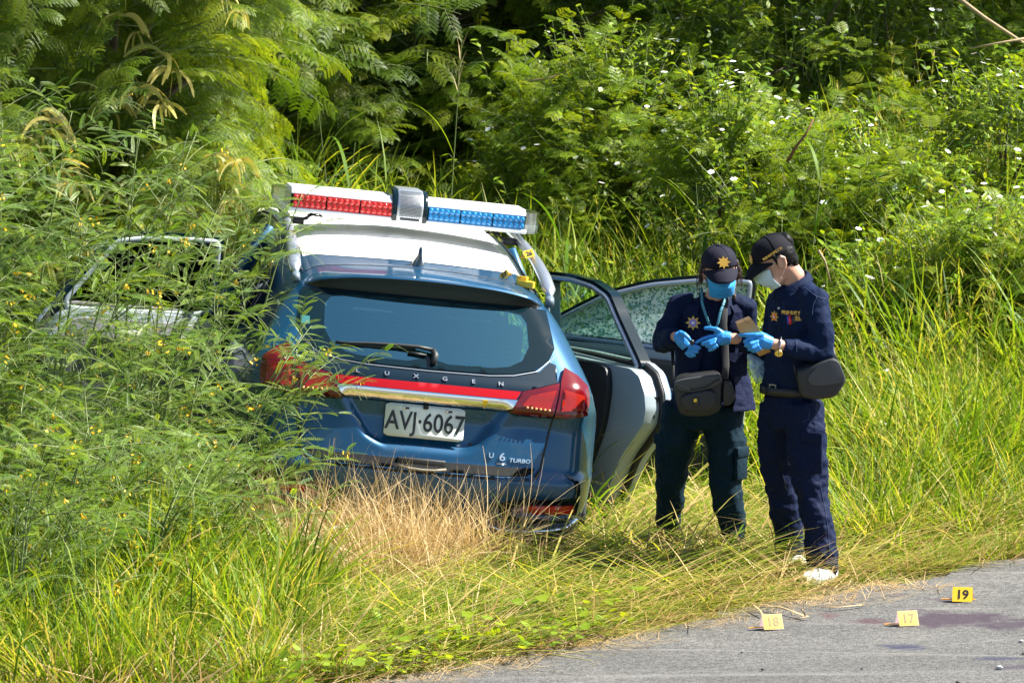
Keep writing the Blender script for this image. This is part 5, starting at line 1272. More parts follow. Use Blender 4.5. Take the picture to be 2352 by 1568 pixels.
def leaflets(pb, P, D, N, ln, wd, m, t, fold=.25, tilt=1.15):
    """pairs of narrow leaflets along the rachis points P with directions D and up-normals N"""
    S = np.cross(N, D); k = len(P); ln = np.broadcast_to(ln, (k,))
    V = []; 
    for s in (1, -1):
        ax = S*s*sin(tilt)+D*cos(tilt)+N*fold; ax /= np.linalg.norm(ax, axis=1, keepdims=True)
        pr = np.cross(N, ax); pr /= np.linalg.norm(pr, axis=1, keepdims=True); L = ln[:, None]
        V.append(np.stack([P, P+ax*L*.5+pr*wd*.5, P+ax*L, P+ax*L*.5-pr*wd*.5], 1).reshape(-1, 3))
    v = np.concatenate(V); f = np.arange(len(v)).reshape(-1, 4); pb.add(v, f, m, t)
def curve_frame(base, d, up, L, droop, n):
    """points along a drooping arc; returns P, D, N"""
    d = d/np.linalg.norm(d); s = np.linspace(0, 1, n); g = np.array([0, 0, -1.0])
    D = d[None]+g[None]*(droop*s**1.2)[:, None]; D /= np.linalg.norm(D, axis=1, keepdims=True)
    P = base+np.concatenate([[[0, 0, 0]], np.cumsum(D[:-1]*(L/(n-1)), axis=0)])
    S = np.cross(D, up); S /= np.linalg.norm(S, axis=1, keepdims=True)+1e-9; N = np.cross(S, D); return P, D, N
def pinnate(pb, base, d, up, L, pairs, ll, lw, droop, mleaf, mst, t):
    P, D, N = curve_frame(np.asarray(base), d, up, L, droop, pairs+2)
    s = np.linspace(0, 1, pairs+2)[1:]; prof = ll*(np.sin(pi*np.clip(s*.86+.12, 0, 1))**.5)
    leaflets(pb, P[1:], D[1:], N[1:], prof, lw, mleaf, t, rng.uniform(-.15, .45)); stalk(pb, P, np.linspace(.0011, .0005, len(P)), mst, t, 3)
def bipinnate(pb, base, d, up, L, npin, plen, pairs, ll, lw, droop, t):
    P, D, N = curve_frame(np.asarray(base), d, up, L, droop, npin*2+2)
    stalk(pb, P, np.linspace(.0016, .0006, len(P)), 1, t, 3); S = np.cross(N, D)
    for i in range(npin):
        k = 2+i*2; k = min(k, len(P)-1); sc = sin(pi*(.25+.6*(i+1)/npin))**.5
        for s in (1, -1):
            dd = S[k]*s*.8+D[k]*.65+N[k]*.05
            p, q, n_ = curve_frame(P[k], dd, N[k], plen*sc, droop*.7+.15, pairs+1)
            leaflets(pb, p[1:], q[1:], n_[1:], ll*np.linspace(1, .7, pairs), lw, 0, np.clip(t+rng.normal(0, .06), 0, 1), rng.uniform(-.1, .2), 1.05)
def unit(az, el): return np.array([cos(az)*cos(el), sin(az)*cos(el), sin(el)])

UP = np.array([0, 0, 1.0])
def leu_branch(name, L=.55, nl=9, big=1.0, mats=None):
    pb = PB(); P, D, N = curve_frame(np.zeros(3), np.array([1, 0, .25]), UP, L, rng.uniform(.3, .8), 12); stalk(pb, P, np.linspace(.006, .002, 12), 1, .5, 4)
    for i in range(nl):
        k = int(2+9*(i+.5)/nl); az = rng.uniform(-.5, .5)+(1.05 if i % 2 else -1.05); t = np.clip(rng.normal(.5, .17), 0, 1)
        d = D[k]*cos(az)+np.cross(N[k], D[k])*sin(az)+UP*rng.uniform(-.1, .35)
        bipinnate(pb, P[k], d, UP+rng.normal(0, .25, 3), rng.uniform(.17, .25)*big, int(rng.integers(5, 8)), .085*big, 13, .0125*big, .0040*big, rng.uniform(.4, 1.1), t)
    return pb.proto(name, mats or [leu_m, stem_m])
def ses_branch(name, L=.5, nl=11, pods=True):
    pb = PB(); P, D, N = curve_frame(np.zeros(3), np.array([1, 0, .35]), UP, L, rng.uniform(.2, .6), 14); stalk(pb, P, np.linspace(.004, .0014, 14), 1, .6, 4)
    for i in range(nl):
        k = min(13, int(1+12*(i+.7)/nl)); az = (1 if i % 2 else -1)*rng.uniform(.5, 1.2); t = np.clip(rng.normal(.5, .18), 0, 1)
        d = D[k]*cos(az)+np.cross(N[k], D[k])*sin(az)+UP*rng.uniform(-.05, .3)
        pinnate(pb, P[k], d, UP+rng.normal(0, .35, 3), rng.uniform(.12, .18), 15, .0180, .0058, rng.uniform(.05, .75), 0, 1, t)
    if pods:
        for i in range(4):
            k = int(rng.integers(3, 13)); p, q, n_ = curve_frame(P[k], np.array([rng.uniform(-.3, 1), rng.uniform(-1, 1), .1]), UP, rng.uniform(.14, .2), 2.0, 7); stalk(pb, p, .0013, 1, .9, 3)
    if rng.uniform() < .3:
        k = int(rng.integers(6, 13))
        for _ in range(5):
            c = P[k]+rng.normal(0, .014, 3)+np.array([0, 0, -.015]); a, b = rng.normal(0, 1, 3), rng.normal(0, 1, 3); a *= .013/np.linalg.norm(a); b *= .009/np.linalg.norm(b)
            pb.add([c-a, c+b, c+a, c-b], [[0, 1, 2, 3]], 2, .5)
    return pb.proto(name, [ses_m, stem_m, flower_y])
def mim_branch(name, L=.35):
    pb = PB(); P, D, N = curve_frame(np.zeros(3), np.array([.7, 0, .7]), UP, L, rng.uniform(.2, .8), 9); stalk(pb, P, np.linspace(.0035, .0012, 9), 1, .5, 4)
    for i in range(10):
        k = min(8, int(1+7.5*(i+.5)/10)); az = i*2.4; t = np.clip(rng.normal(.55, .18), 0, 1)
        d = unit(az, rng.uniform(.1, .7))+D[k]*.5
        bipinnate(pb, P[k], d, UP+rng.normal(0, .2, 3), rng.uniform(.08, .13), 5, .055, 10, .0085, .0034, rng.uniform(.3, .9), t)
    return pb.proto(name, [herb_m, stem_m])
def ell_leaf(pb, base, d, up, L, W, m, t, curl=.3):
    d = np.asarray(d, float); d /= np.linalg.norm(d); S = np.cross(d, up); S /= np.linalg.norm(S)+1e-9; N = np.cross(S, d); s = np.array([0, .25, .5, .75, 1])
    P = base+d*(L*s)[:, None]-N*(curl*L*s**2)[:, None]; ribbon(pb, P, W*.5*np.array([.15, .85, 1, .65, .02]), np.broadcast_to(S, (5, 3)), m, t)
def herb(name, h=.5, n=38, L=.055, W=.024, flowers=0):
    pb = PB()
    for s_ in range(4):
        P, D, N = curve_frame(np.array([rng.normal(0, .04), rng.normal(0, .04), 0]), unit(rng.uniform(0, 6.28), rng.uniform(.9, 1.4)), np.array([1, .1, 0]), h*rng.uniform(.7, 1.05), .15, 9); stalk(pb, P, np.linspace(.003, .0012, 9), 1, .5, 4)
        for i in range(n//4):
            k = min(8, int(1+8*(i+.5)/(n/4))); ell_leaf(pb, P[k], unit(rng.uniform(0, 6.28), rng.uniform(-.2, .7)), UP, L*rng.uniform(.6, 1.2), W*rng.uniform(.7, 1.2), 0, np.clip(rng.normal(.5, .2), 0, 1), rng.uniform(.1, .6))
        if flowers and s_ < flowers:
            c = P[-1]+np.array([0, 0, .02])
            for k in range(6): ell_leaf(pb, c, unit(k*1.05,   .35), UP, .018, .014, 2, .5, .2)
            ell_leaf(pb, c+np.array([0, 0, .002]), unit(0, .2), UP, .006, .006, 3, .5, 0)
    return pb.proto(name, [herb_m, stem_m, flower_w, flower_y])
def heart(pb, base, az, L, m, t, el=.3):
    d = unit(az, el); S = np.array([-sin(az), cos(az), 0]); N = np.cross(d, S)
    q = [(0, 0), (-.12, .30), (.10, .48), (.45, .40), (1, 0), (.45, -.40), (.10, -.48), (-.12, -.30)]
    v = [base+d*(L*a)+S*(L*b)+N*(L*.25*abs(b)) for a, b in q]; pb.add(v, [[0, 1, 2, 3], [0, 3, 4, 4], [0, 4, 4, 5], [0, 5, 6, 7]] if False else [[0, 1, 2, 3], [0, 3, 4, 5], [0, 5, 6, 7]], m, t)
def creeper(name, n=16, R=.22):
    pb = PB(); p = np.zeros(3); az = rng.uniform(0, 6.28); P = [p]
    for i in range(8): az += rng.normal(0, .5); p = p+np.array([cos(az), sin(az), 0])*R/5; p[2] = .03+rng.uniform(0, .03); P.append(p)
    stalk(pb, P, .0018, 1, .5, 3)
    for i in range(n):
        b = P[int(rng.integers(0, 9))]; q = b+np.array([rng.normal(0, .05), rng.normal(0, .05), rng.uniform(.02, .10)]); stalk(pb, [b, (b+q)/2+np.array([0, 0, .01]), q], .001, 1, .5, 3)
        heart(pb, q, rng.uniform(0, 6.28), rng.uniform(.035, .065), 0, np.clip(rng.normal(.6, .2), 0, 1), rng.uniform(-.1, .6))
    return pb.proto(name, [herb_m, stem_m])
def pods(name):
    pb = PB()
    for i in range(int(rng.integers(5, 9))):
        P, D, N = curve_frame(np.zeros(3), np.array([rng.normal(0, .6), rng.normal(0, .6), .1]), np.array([.3, 1, .1]), rng.uniform(.11, .17), 3.0, 7); s = np.linspace(0, 1, 7)
        S = np.cross(D, np.array([cos(i), sin(i), 0])); S /= np.linalg.norm(S, axis=1, keepdims=True)+1e-9; ribbon(pb, P, .0085*np.sin(pi*np.clip(s*.9+.08, 0, 1))**.4, S, 0, np.clip(rng.normal(.5, .25), 0, 1))
    return pb.proto(name, [pod_m])

def scatter(name, pts, rot, scl, idx, protos, parent=None, kind='stuff'):
    me = bpy.data.meshes.new(name); pts = np.asarray(pts, np.float32); n = len(pts)
    me.vertices.add(n); me.vertices.foreach_set('co', pts.ravel())
    for nm, ty, ar, key in (('rot', 'FLOAT_VECTOR', rot, 'vector'), ('scl', 'FLOAT', scl, 'value'), ('idx', 'INT', idx, 'value')):
        a = me.attributes.new(nm, ty, 'POINT'); a.data.foreach_set(key, np.asarray(ar, np.int32 if ty == 'INT' else np.float32).ravel())
    me.update()
    o = bpy.data.objects.new(name, me); C.objects.link(o)
    if parent: o.parent = parent
    if kind: o['kind'] = kind
    key = tuple(p.name for p in protos); ng = GROUPS.get(key)
    if ng is None:
        ng = GROUPS[key] = bpy.data.node_groups.new('scatter', 'GeometryNodeTree')
        ng.interface.new_socket('Geometry', in_out='INPUT', socket_type='NodeSocketGeometry'); ng.interface.new_socket('Geometry', in_out='OUTPUT', socket_type='NodeSocketGeometry')
        N = ng.nodes; L = ng.links; gi = N.new('NodeGroupInput'); go = N.new('NodeGroupOutput'); jn = N.new('GeometryNodeJoinGeometry')
        def attr(nm, ty): a = N.new('GeometryNodeInputNamedAttribute'); a.data_type = ty; a.inputs['Name'].default_value = nm; return a.outputs[0]
        er = N.new('FunctionNodeEulerToRotation'); L.new(attr('rot', 'FLOAT_VECTOR'), er.inputs[0]); sc = attr('scl', 'FLOAT'); ix = attr('idx', 'INT')
        for k, p in enumerate(protos):
            oi = N.new('GeometryNodeObjectInfo'); oi.inputs['Object'].default_value = p
            cp = N.new('FunctionNodeCompare'); cp.data_type = 'INT'; cp.operation = 'EQUAL'
            ins = [s for s in cp.inputs if s.type == 'INT']; L.new(ix, ins[0]); ins[1].default_value = k
            ip = N.new('GeometryNodeInstanceOnPoints'); L.new(gi.outputs[0], ip.inputs['Points']); L.new(cp.outputs[0], ip.inputs['Selection'])
            L.new(oi.outputs['Geometry'], ip.inputs['Instance']); L.new(er.outputs[0], ip.inputs['Rotation']); L.new(sc, ip.inputs['Scale']); L.new(ip.outputs[0], jn.inputs[0])
        L.new(jn.outputs[0], go.inputs[0])
    md = o.modifiers.new('scatter', 'NODES'); md.node_group = ng
    return o
GROUPS = {}
CI = np.array(CARX.inverted())
def incar(x, y, pad=.03):
    lx = CI[0, 0]*x+CI[0, 1]*y+CI[0, 3]; ly = CI[1, 0]*x+CI[1, 1]*y+CI[1, 3]
    return (np.abs(lx) < .90+pad) & (ly > -.0-pad) & (ly < 4.6)
FEET = [(1.47, -.42), (1.40, -.55), (1.36, .02), (1.32, -.12), (1.10, .28), (1.12, .10), (.80, .50)]
def ground_scatter(name, n, xr, yr, protos, test, sclf, lean=.24, label=None, weights=None, align=None):
    x = rng.uniform(*xr, n); y = rng.uniform(*yr, n); d = edist(x, y)
    k = (d > .02+.12*rng.uniform(0, 1, n)) & ~incar(x, y) & test(x, y, d); x, y, d = x[k], y[k], d[k]; m = len(x)
    z = hgt(x, y)-.012
    rot = np.stack([rng.normal(0, lean, m), rng.normal(0, lean, m), rng.uniform(0, 2*pi, m)], -1)
    if align is not None: rot[:, 2] = align+rng.normal(0, .35, m)+pi*(rng.uniform(size=m) < .3)
    s = sclf(x, y, d)*rng.uniform(.7, 1.25, m)
    return scatter(name, np.stack([x, y, z], -1), rot, s, rng.choice(len(protos), m, p=weights), protos)
# ---- ground layer
short = [tuft('short_grass', 26, .10, (.10, .26), (.004, .009), (.1, .9), (.8, 2.2), (.48, .22), grass_m, 4) for _ in range(4)]
mid = [tuft('mid_grass', 26, .09, (.30, .62), (.006, .013), (.05, .7), (.7, 2.3), (.50, .22), grass_m) for _ in range(4)]
tall = [tuft('tall_grass', 20, .10, (.6, 1.15), (.010, .023), (.02, .45), (.6, 2.4), (.52, .20), grass_m, 8) for _ in range(4)]
lying = [sweep('lying_grass') for _ in range(4)]
dry = [tuft('dry_grass', 44, .10, (.25, .72), (.0022, .005), (.05, .7), (.5, 2.2), (.55, .25), straw_m, 7) for _ in range(3)]
thatch = [tuft('thatch', 26, .16, (.10, .30), (.002, .005), (1.2, 1.55), (1.45, 1.65), (.45, .25), straw_m, 3) for _ in range(2)]
herbs = [herb('leafy_herb', .45, 40, .05, .022, f) for f in (0, 0, 1, 2)]
creep = [creeper('heart_leaf_creeper') for _ in range(4)]
def near_feet(x, y): return np.min([np.hypot(x-a, (y-b)*.8) for a, b in FEET], axis=0)
inview = lambda x, y: np.abs(x) < (24+y)*.1065+.55
trampled = lambda x, y, d: np.clip(np.exp(-((x-.75)/1.15)**4)*(y < 1.2), 0, 1)
ground_scatter('short_grass', 16000, (-4, 5), (-3.6, 7.6), short, lambda x, y, d: inview(x, y) & (rng.uniform(size=len(x)) < np.clip(1.15-d/9, .25, 1)) & (near_feet(x, y) > .11), lambda x, y, d: np.where(d < .5, .65, 1.0)*np.where((x > .2) & (x < 1.8) & (y < 2.6), .5, 1))
ground_scatter('thatch', 5800, (-3, 4.5), (-3.6, 3), thatch, lambda x, y, d: inview(x, y) & (y < 1.8), lambda x, y, d: 1.3+0*x)
ground_scatter('trampled_grass', 3000, (-1.2, 4.5), (-3.0, 2.2), lying, lambda x, y, d: inview(x, y) & (d < 3.2) & (near_feet(x, y) > .12), lambda x, y, d: np.where(d < .35, .5, .85), align=.25, lean=.08)
def midtest(x, y, d):
    r = rng.uniform(size=len(x)); lf = sstep(-.35, -.95, x)
    p = np.where(y < .6, np.maximum(lf*.9, .10), .9); p = np.where((x > -1.3) & (x < -.2) & (y < .6) & (y > -1.2), .22, p); p = np.where((x > .30) & (x < 1.65) & (y < 2.9), .012, p); p = np.where(x > 1.8, np.clip((d-.30)/.5, 0, .95), p)
    return inview(x, y) & (r < p) & (near_feet(x, y) > .20) & (d > .15)
ground_scatter('meadow_grass', 11000, (-4, 5), (-3.4, 9), mid, midtest, lambda x, y, d: np.clip(.55+.35*d, .5, 1.15)*np.where(x < -.9, 1.0, np.where(y < .3, .62, 1.0)))
def talltest(x, y, d):
    r = rng.uniform(size=len(x)); p = np.where((y > 4.6) & ((x > .6) | (y < 8.8)), .9, 0); p = np.where((x > 1.9) & (d > .9), np.clip((d-.9)/1.0, 0, .75), p); p = np.where((x < -1.35) & (y > -1.4), .45, p); p = np.where((x > .9) & (x < 2.0) & (y > 3.9), .7, p)
    return inview(x, y) & (r < p)
ground_scatter('tall_grass', 9000, (-4, 5), (-2, 13), tall, talltest, lambda x, y, d: np.where(y > 4, .98, .66))
ground_scatter('leafy_herbs', 5200, (-3.5, 5), (1, 12), herbs, lambda x, y, d: inview(x, y) & (((y > 4.6) & ((x > .6) | (y < 9.4))) | ((x > 1.9) & (d > 1.6) & (rng.uniform(size=len(x)) < .35))), lambda x, y, d: np.where(y > 4.6, 1.55, 1.0), weights=[.38, .38, .12, .12])
ground_scatter('heart_leaf_creeper', 330, (-1.25, .35), (-3.5, -1.5), creep, lambda x, y, d: (d < .55) & (rng.uniform(size=len(x)) < np.clip(1.0-d*1.1, .05, 1)), lambda x, y, d: .85+0*x)
# dry straw behind the bumper
def straw_pts():
    P = []
    for (px, py, n, sx, sy) in [(905, 1250, 44, .26, .12), (780, 1230, 40, .34, .14), (660, 1215, 44, .36, .14), (1030, 1250, 20, .26, .08), (860, 1300, 36, .42, .1), (570, 1190, 34, .30, .12)]:
        o = Vector((0, -CAM_D, CAM_H)); dv = at(px, py, 0)-o; q = o+dv*((.12-o.z)/dv.z)
        P += [(q.x+rng.normal(0, sx*.6), min(q.y+rng.normal(0, sy), -.12), 0) for _ in range(n)]
    return np.array(P)
P = straw_pts(); P[:, 2] = hgt(P[:, 0], P[:, 1]); m = len(P)
scatter('dry_straw', P, np.stack([rng.normal(-.1, .28, m), rng.normal(.10, .45, m), rng.uniform(0, 6.3, m)], -1), rng.uniform(.65, 1.15, m), rng.integers(0, 3, m), dry)

def seedtuft():
    pb = PB()
    for _ in range(7):
        P, D, N = curve_frame(np.array([rng.normal(0, .05), rng.normal(0, .05), 0]), unit(rng.uniform(0, 6.28), rng.uniform(1.1, 1.5)), np.array([1, .1, 0]), rng.uniform(.7, 1.25), rng.uniform(.1, .6), 14); stalk(pb, P, np.linspace(.0022, .0009, 14), 0, rng.uniform(.4, .9), 3)
        for k in range(9, 14):
            for _ in range(3): blade(pb, P[k], rng.uniform(0, 6.28), rng.uniform(.03, .09), .004, rng.uniform(.2, .7), rng.uniform(.8, 1.6), 0, rng.uniform(.6, .95), 3)
        for _ in range(2): blade(pb, P[int(rng.integers(2, 8))], rng.uniform(0, 6.28), rng.uniform(.25, .45), .011, .4, rng.uniform(1.4, 2.4), 0, rng.uniform(.4, .9), 6)
    return pb.proto('seeding_grass', [grass_m, straw_m])
seeds = [seedtuft() for _ in range(4)]
ground_scatter('seeding_grass', 420, (-4, 5), (-2.6, 9), seeds, lambda x, y, d: inview(x, y) & (((y > 4.4) & ((x > .6) | (y < 7.2))) | ((x > 1.85) & (d > .55)) | ((x < -1.0) & (y < .2) & (rng.uniform(size=len(x)) < .25))), lambda x, y, d: np.where(y > 4, 1.0, np.where(x < 0, .55, .75)))
def litter(n):
    t = rng.uniform(-.4, 3.6, n); o = -np.abs(rng.normal(0, .13, n)); x = -.59+ED[0]*t*1.0-ED[1]*o; y = -2.95+ED[1]*t+ED[0]*o
    scatter('grass_litter', np.stack([x, y, np.full(n, .012)], -1), np.stack([rng.normal(0, .03, n), rng.normal(0, .03, n), rng.uniform(0, 6.3, n)], -1), rng.uniform(.25, .7, n), rng.integers(0, 2, n), thatch)
litter(150)
# ---- feathery shrubs in front of the car's left side
sesb = [ses_branch('pinnate_branch', rng.uniform(.4, .6), int(rng.integers(9, 13))) for _ in range(7)]
def shrub(label, x, y, h, lean, nst, spread, dens):
    z = float(hgt(x, y)); t = thing('feathery_shrub', label, 'shrub', (x, y, z), group='feathery shrubs beside the car')
    pts = []; rots = []; scs = []; mb = MB()
    for k in range(nst):
        az = rng.uniform(0, 2*pi); b = np.array([rng.normal(0, .05), rng.normal(0, .05), -.03]); top = np.array([lean[0]+spread*cos(az)*rng.uniform(.3, 1), lean[1]+spread*sin(az)*rng.uniform(.3, 1), h*rng.uniform(.75, 1.0)])
        ctl = b*.45+top*.55+np.array([-lean[0]*.25, -lean[1]*.25, h*.1]); s = np.linspace(0, 1, 16)[:, None]
        Q = b*(1-s)**2+2*ctl*s*(1-s)+top*s**2; mb.tube([Vector(q) for q in Q], list(np.linspace(.010, .002, 16)), 6)
        nb_ = int(dens*h*10)
        for i in range(nb_):
            u = .10+.9*(i+.5)/nb_; q = b*(1-u)**2+2*ctl*u*(1-u)+top*u**2; a = i*2.4+rng.normal(0, .5)
            pts.append(q); rots.append((rng.normal(0, .3), rng.uniform(-.55, .25), a)); scs.append((1.15-.45*u)*rng.uniform(.75, 1.2))
    mb.build('stem', stem_m, t); scatter('foliage', pts, rots, scs, rng.integers(0, len(sesb), len(pts)), sesb, t)
# base positions (x, y), height, lean of the tips
SHR = [(-2.62, -.55, 2.25, (.10, 0), 'tallest feathery shrub at the far left edge, with violet flowers near its top'), (-2.15, -.35, 1.95, (.25, .05), 'feathery shrub with yellow flowers between the left edge and the open door'),
       (-1.75, -.30, 1.65, (.30, 0), 'feathery shrub hiding the armrest of the open left door'), (-1.42, -.25, 1.35, (.38, 0), 'feathery shrub whose twigs reach over the left tail light'),
       (-1.95, .35, 2.15, (.30, 0), 'tall feathery shrub rising behind the window frame of the left door'), (-1.50, .45, 1.9, (.32, .1), 'feathery shrub brushing the left roof rail and quarter window'),
       (-2.45, .25, 2.3, (.15, 0), 'second tallest feathery shrub, in front of the dark gap left of the door'), (-2.75, -1.2, 1.45, (.1, -.1), 'low feathery shrub at the left edge, nearest to the road'),
       (-2.2, -1.05, 1.15, (.2, -.05), 'low spreading feathery shrub growing out of the bright grass'), (-1.62, -.85, .85, (.15, 0), 'smallest feathery shrub, left of the dry straw'), (-1.30, -.05, 1.05, (.30, 0), 'short feathery shrub against the left rear corner of the car'),
       (-2.08, -1.75, 1.0, (.12, -.05), 'knee high feathery shrub in the grass at the lower left'), (-2.15, -2.35, .80, (.12, 0), 'lowest feathery shrub near the bottom left corner'), (-1.52, -1.0, .75, (.2, 0), 'small feathery shrub just left of the dry straw, half sunk in grass'), (-1.75, -1.5, .85, (.2, 0), 'sparse feathery shrub between the lower left shrub and the dry straw'), (-1.85, -.6, 1.35, (.25, 0), 'bushy feathery shrub below the open left door')]
for x, y, h, ln, lb_ in SHR: shrub(lb_, x, y, h, ln, 4, .28, .78 if -2.2 < x < -1.45 and h > 1.3 else .6 if x > -1.45 else 1.05)

# ---- trees and bushes
leub = [leu_branch('feathery_branch', rng.uniform(.5, .75), 10) for _ in range(5)]
mimb = [mim_branch('fine_branch') for _ in range(5)]
podp = [pods('seed_pods') for _ in range(3)]
def tree(name, label, cat, x, y, h, blobs, n, protos, sc, group, droop=(-.1, .7), pods_n=0, trunk=True, trunk_r=.05):
    """blobs: (cx, cy, cz, rx, ry, rz) crown lobes relative to the base"""
    z = float(hgt(x, y)); t = thing(name, label, cat, (x, y, z), group=group)
    vol = np.array([b[3]*b[4]*b[5] for b in blobs]); cnt = rng.multinomial(n, vol**.67/np.sum(vol**.67)); P = []; R = []
    for b, c in zip(blobs, cnt):
        nc = max(5, c//9); cu = rng.normal(size=(nc, 3)); cu /= np.linalg.norm(cu, axis=1, keepdims=True); cr_ = rng.uniform(.45, 1.0, nc)**.5
        j = rng.integers(0, nc, c); q = cu[j]*cr_[j][:, None]+rng.normal(0, .15, (c, 3)); r = np.linalg.norm(q, axis=1); u = q/r[:, None]
        p = np.array(b[:3])+u*r[:, None]*np.array(b[3:]); P.append(p); az = np.arctan2(u[:, 1], u[:, 0])+rng.normal(0, .6, c)
        R.append(np.stack([rng.normal(0, .3, c), rng.uniform(*droop, c)-u[:, 2]*.35, az], -1))
    P = np.concatenate(P); R = np.concatenate(R); k = P[:, 2] > .05; P, R = P[k], R[k]
    if trunk:
        mb = MB(); top = np.mean([b[:3] for b in blobs], axis=0)
        mb.tube([(0, 0, -.1), (top[0]*.2, top[1]*.2, h*.25), (top[0]*.6, top[1]*.6, h*.55), (top[0], top[1], h*.9)], [trunk_r, trunk_r*.85, trunk_r*.6, trunk_r*.2], 9)
        for b in blobs: mb.tube([(top[0]*.3, top[1]*.3, h*.3), ((top[0]*.3+b[0])/2, (top[1]*.3+b[1])/2, (h*.35+b[2])/2+.1), (b[0], b[1], b[2])], [trunk_r*.5, trunk_r*.35, trunk_r*.12], 7)
        for i in rng.choice(len(P), min(24, len(P)), replace=False):
            b = min(blobs, key=lambda b: np.sum((np.array(b[:3])-P[i])**2)); mb.tube([b[:3], tuple((np.array(b[:3])+P[i])/2+np.array([0, 0, .05])), tuple(P[i])], [.012, .009, .005], 5)
        mb.build('trunk', bark_m, t)
    scatter('crown', P, R, sc*rng.uniform(.75, 1.25, len(P)), rng.integers(0, len(protos), len(P)), protos, t)
    if pods_n:
        fr_ = np.where(P[:, 1] < np.median(P[:, 1]))[0]; i = rng.choice(fr_, min(pods_n, len(fr_)), replace=False); pods_n = len(i); q = P[i]+np.array([.10, -.30, -.10])
        scatter('seed_pods', q, np.stack([rng.normal(0, .2, pods_n), rng.normal(0, .2, pods_n), rng.uniform(0, 6.3, pods_n)], -1), rng.uniform(1.0, 1.5, pods_n), rng.integers(0, 3, pods_n), podp, t)
    return t
GT = 'feathery trees along the slope'
tree('feathery_tree', 'sunlit drooping tree hung with pale yellow pods, upper left', 'tree', -2.28, 4.4, 4.2, [(0, 0, 2.9, 1.0, .9, 1.3), (.50, -.5, 1.9, .55, .6, .8), (-.9, -.3, 2.3, .8, .8, .9), (.2, -.9, 1.5, .7, .5, .6), (.60, 0, 3.2, .5, .5, .7), (.1, -.3, 2.4, .9, .6, 1.0)], 900, leub, .78, GT, pods_n=120)
tree('feathery_tree', 'shaded feathery tree at the top left corner behind the tall shrubs', 'tree', -3.4, 5.6, 4.6, [(0, 0, 2.8, 1.0, 1.0, 1.5), (.3, -1.0, 1.6, .9, .6, .8), (-.4, 0, 4.0, .9, .9, .8), (.5, -.3, 2.0, 1.0, .7, .9)], 620, leub, .82, GT, pods_n=14)
tree('feathery_tree', 'dark feathery tree with grey green sprays in the middle of the shaded hollow', 'tree', .1, 11.5, 6.0, [(0, 0, 3.9, 1.6, 1.3, 1.5), (-.4, -1.0, 2.3, .9, .5, .5), (.5, -.9, 1.8, .7, .5, .4), (-.1, -.4, 3.0, 1.2, .8, .8)], 380, leub, 1.15, GT)
tree('feathery_tree', 'dark feathery tree right of the shaded hollow behind the lit bush', 'tree', 1.4, 11.0, 5.6, [(0, 0, 3.9, 1.5, 1.2, 1.6), (-.4, -.6, 2.4, 1.0, .6, .9), (.8, -.5, 2.4, .9, .6, .9), (.1, -.4, 1.4, .9, .5, .6)], 420, leub, 1.15, GT)
tree('feathery_tree', 'feathery tree with thin upright stems at the top, left of the upper right corner', 'tree', 2.95, 11.3, 5.0, [(0, 0, 3.4, 1.5, 1.2, 1.4), (-.5, -.9, 2.2, .9, .7, .9), (.6, -.8, 2.0, .9, .7, 1.0), (.1, -.6, 1.2, 1.0, .6, .6)], 420, leub, 1.15, GT)
tree('feathery_tree', 'feathery tree filling the upper right corner, crossed by a bare branch', 'tree', 4.5, 10.2, 4.6, [(0, 0, 3.0, 1.5, 1.2, 1.4), (-.8, -.6, 2.3, .9, .7, 1.0), (-.9, -.3, 1.4, .8, .6, .8), (.2, -1.0, 1.8, .8, .6, 1.0)], 420, leub, 1.1, GT)
tree('feathery_tree', 'deeply shaded feathery tree at the back left of the hollow', 'tree', -2.2, 11.0, 6.0, [(0, 0, 4.0, 1.5, 1.2, 1.9), (.2, -.8, 2.2, 1.1, .7, 1.1), (.5, -.5, 3.0, 1.0, .8, 1.2)], 380, leub, 1.15, GT)
GH = 'shaded undergrowth bushes in the hollow'
for x, y, lb_ in [(-1.15, 9.6, 'shaded bush at the left side of the dark hollow, behind the drooping tree'), (-.35, 10.0, 'shaded bush at the foot of the dark hollow behind the seed head reed'), (.45, 9.9, 'shaded bush at the right foot of the dark hollow'), (-.7, 11.6, 'dark bush deep inside the hollow under the overhanging sprays'), (-1.9, 9.4, 'shaded bush between the drooping tree and the hollow')]:
    tree('bush', lb_, 'bush', x, y, 1.4, [(0, 0, .8, .75, .5, .75), (.3, -.2, .4, .7, .5, .4), (-.2, .2, 1.5, .7, .5, .6)], 240, leub, .95, GH, (-.2, .5), trunk_r=.02)
BK = 'dark trees at the back of the slope'
for i, (x, y, h) in enumerate([(-4.8, 15, 7), (-2.8, 16.5, 7.5), (-1.2, 14.2, 6.5), (-.9, 17, 7.5), (.3, 14.4, 6.5), (.9, 16.5, 7.5), (2.8, 16, 8), (4.8, 14.5, 7), (6.6, 13.6, 6)]):
    tree('background_tree', 'dark background tree filling the gaps behind the feathery trees', 'tree', x, y, h, [(0, 0, h*.65, 1.7, 1.5, h*.35), (0, -.8, h*.3, 1.5, 1.0, h*.28), (.3, -.6, h*.12, 1.6, 1.0, h*.14), (-.8, -.5, h*.12, 1.2, .9, h*.12)], 420, leub, 1.5, BK, trunk_r=.09)
GB = 'low fine leaved bushes on the slope'
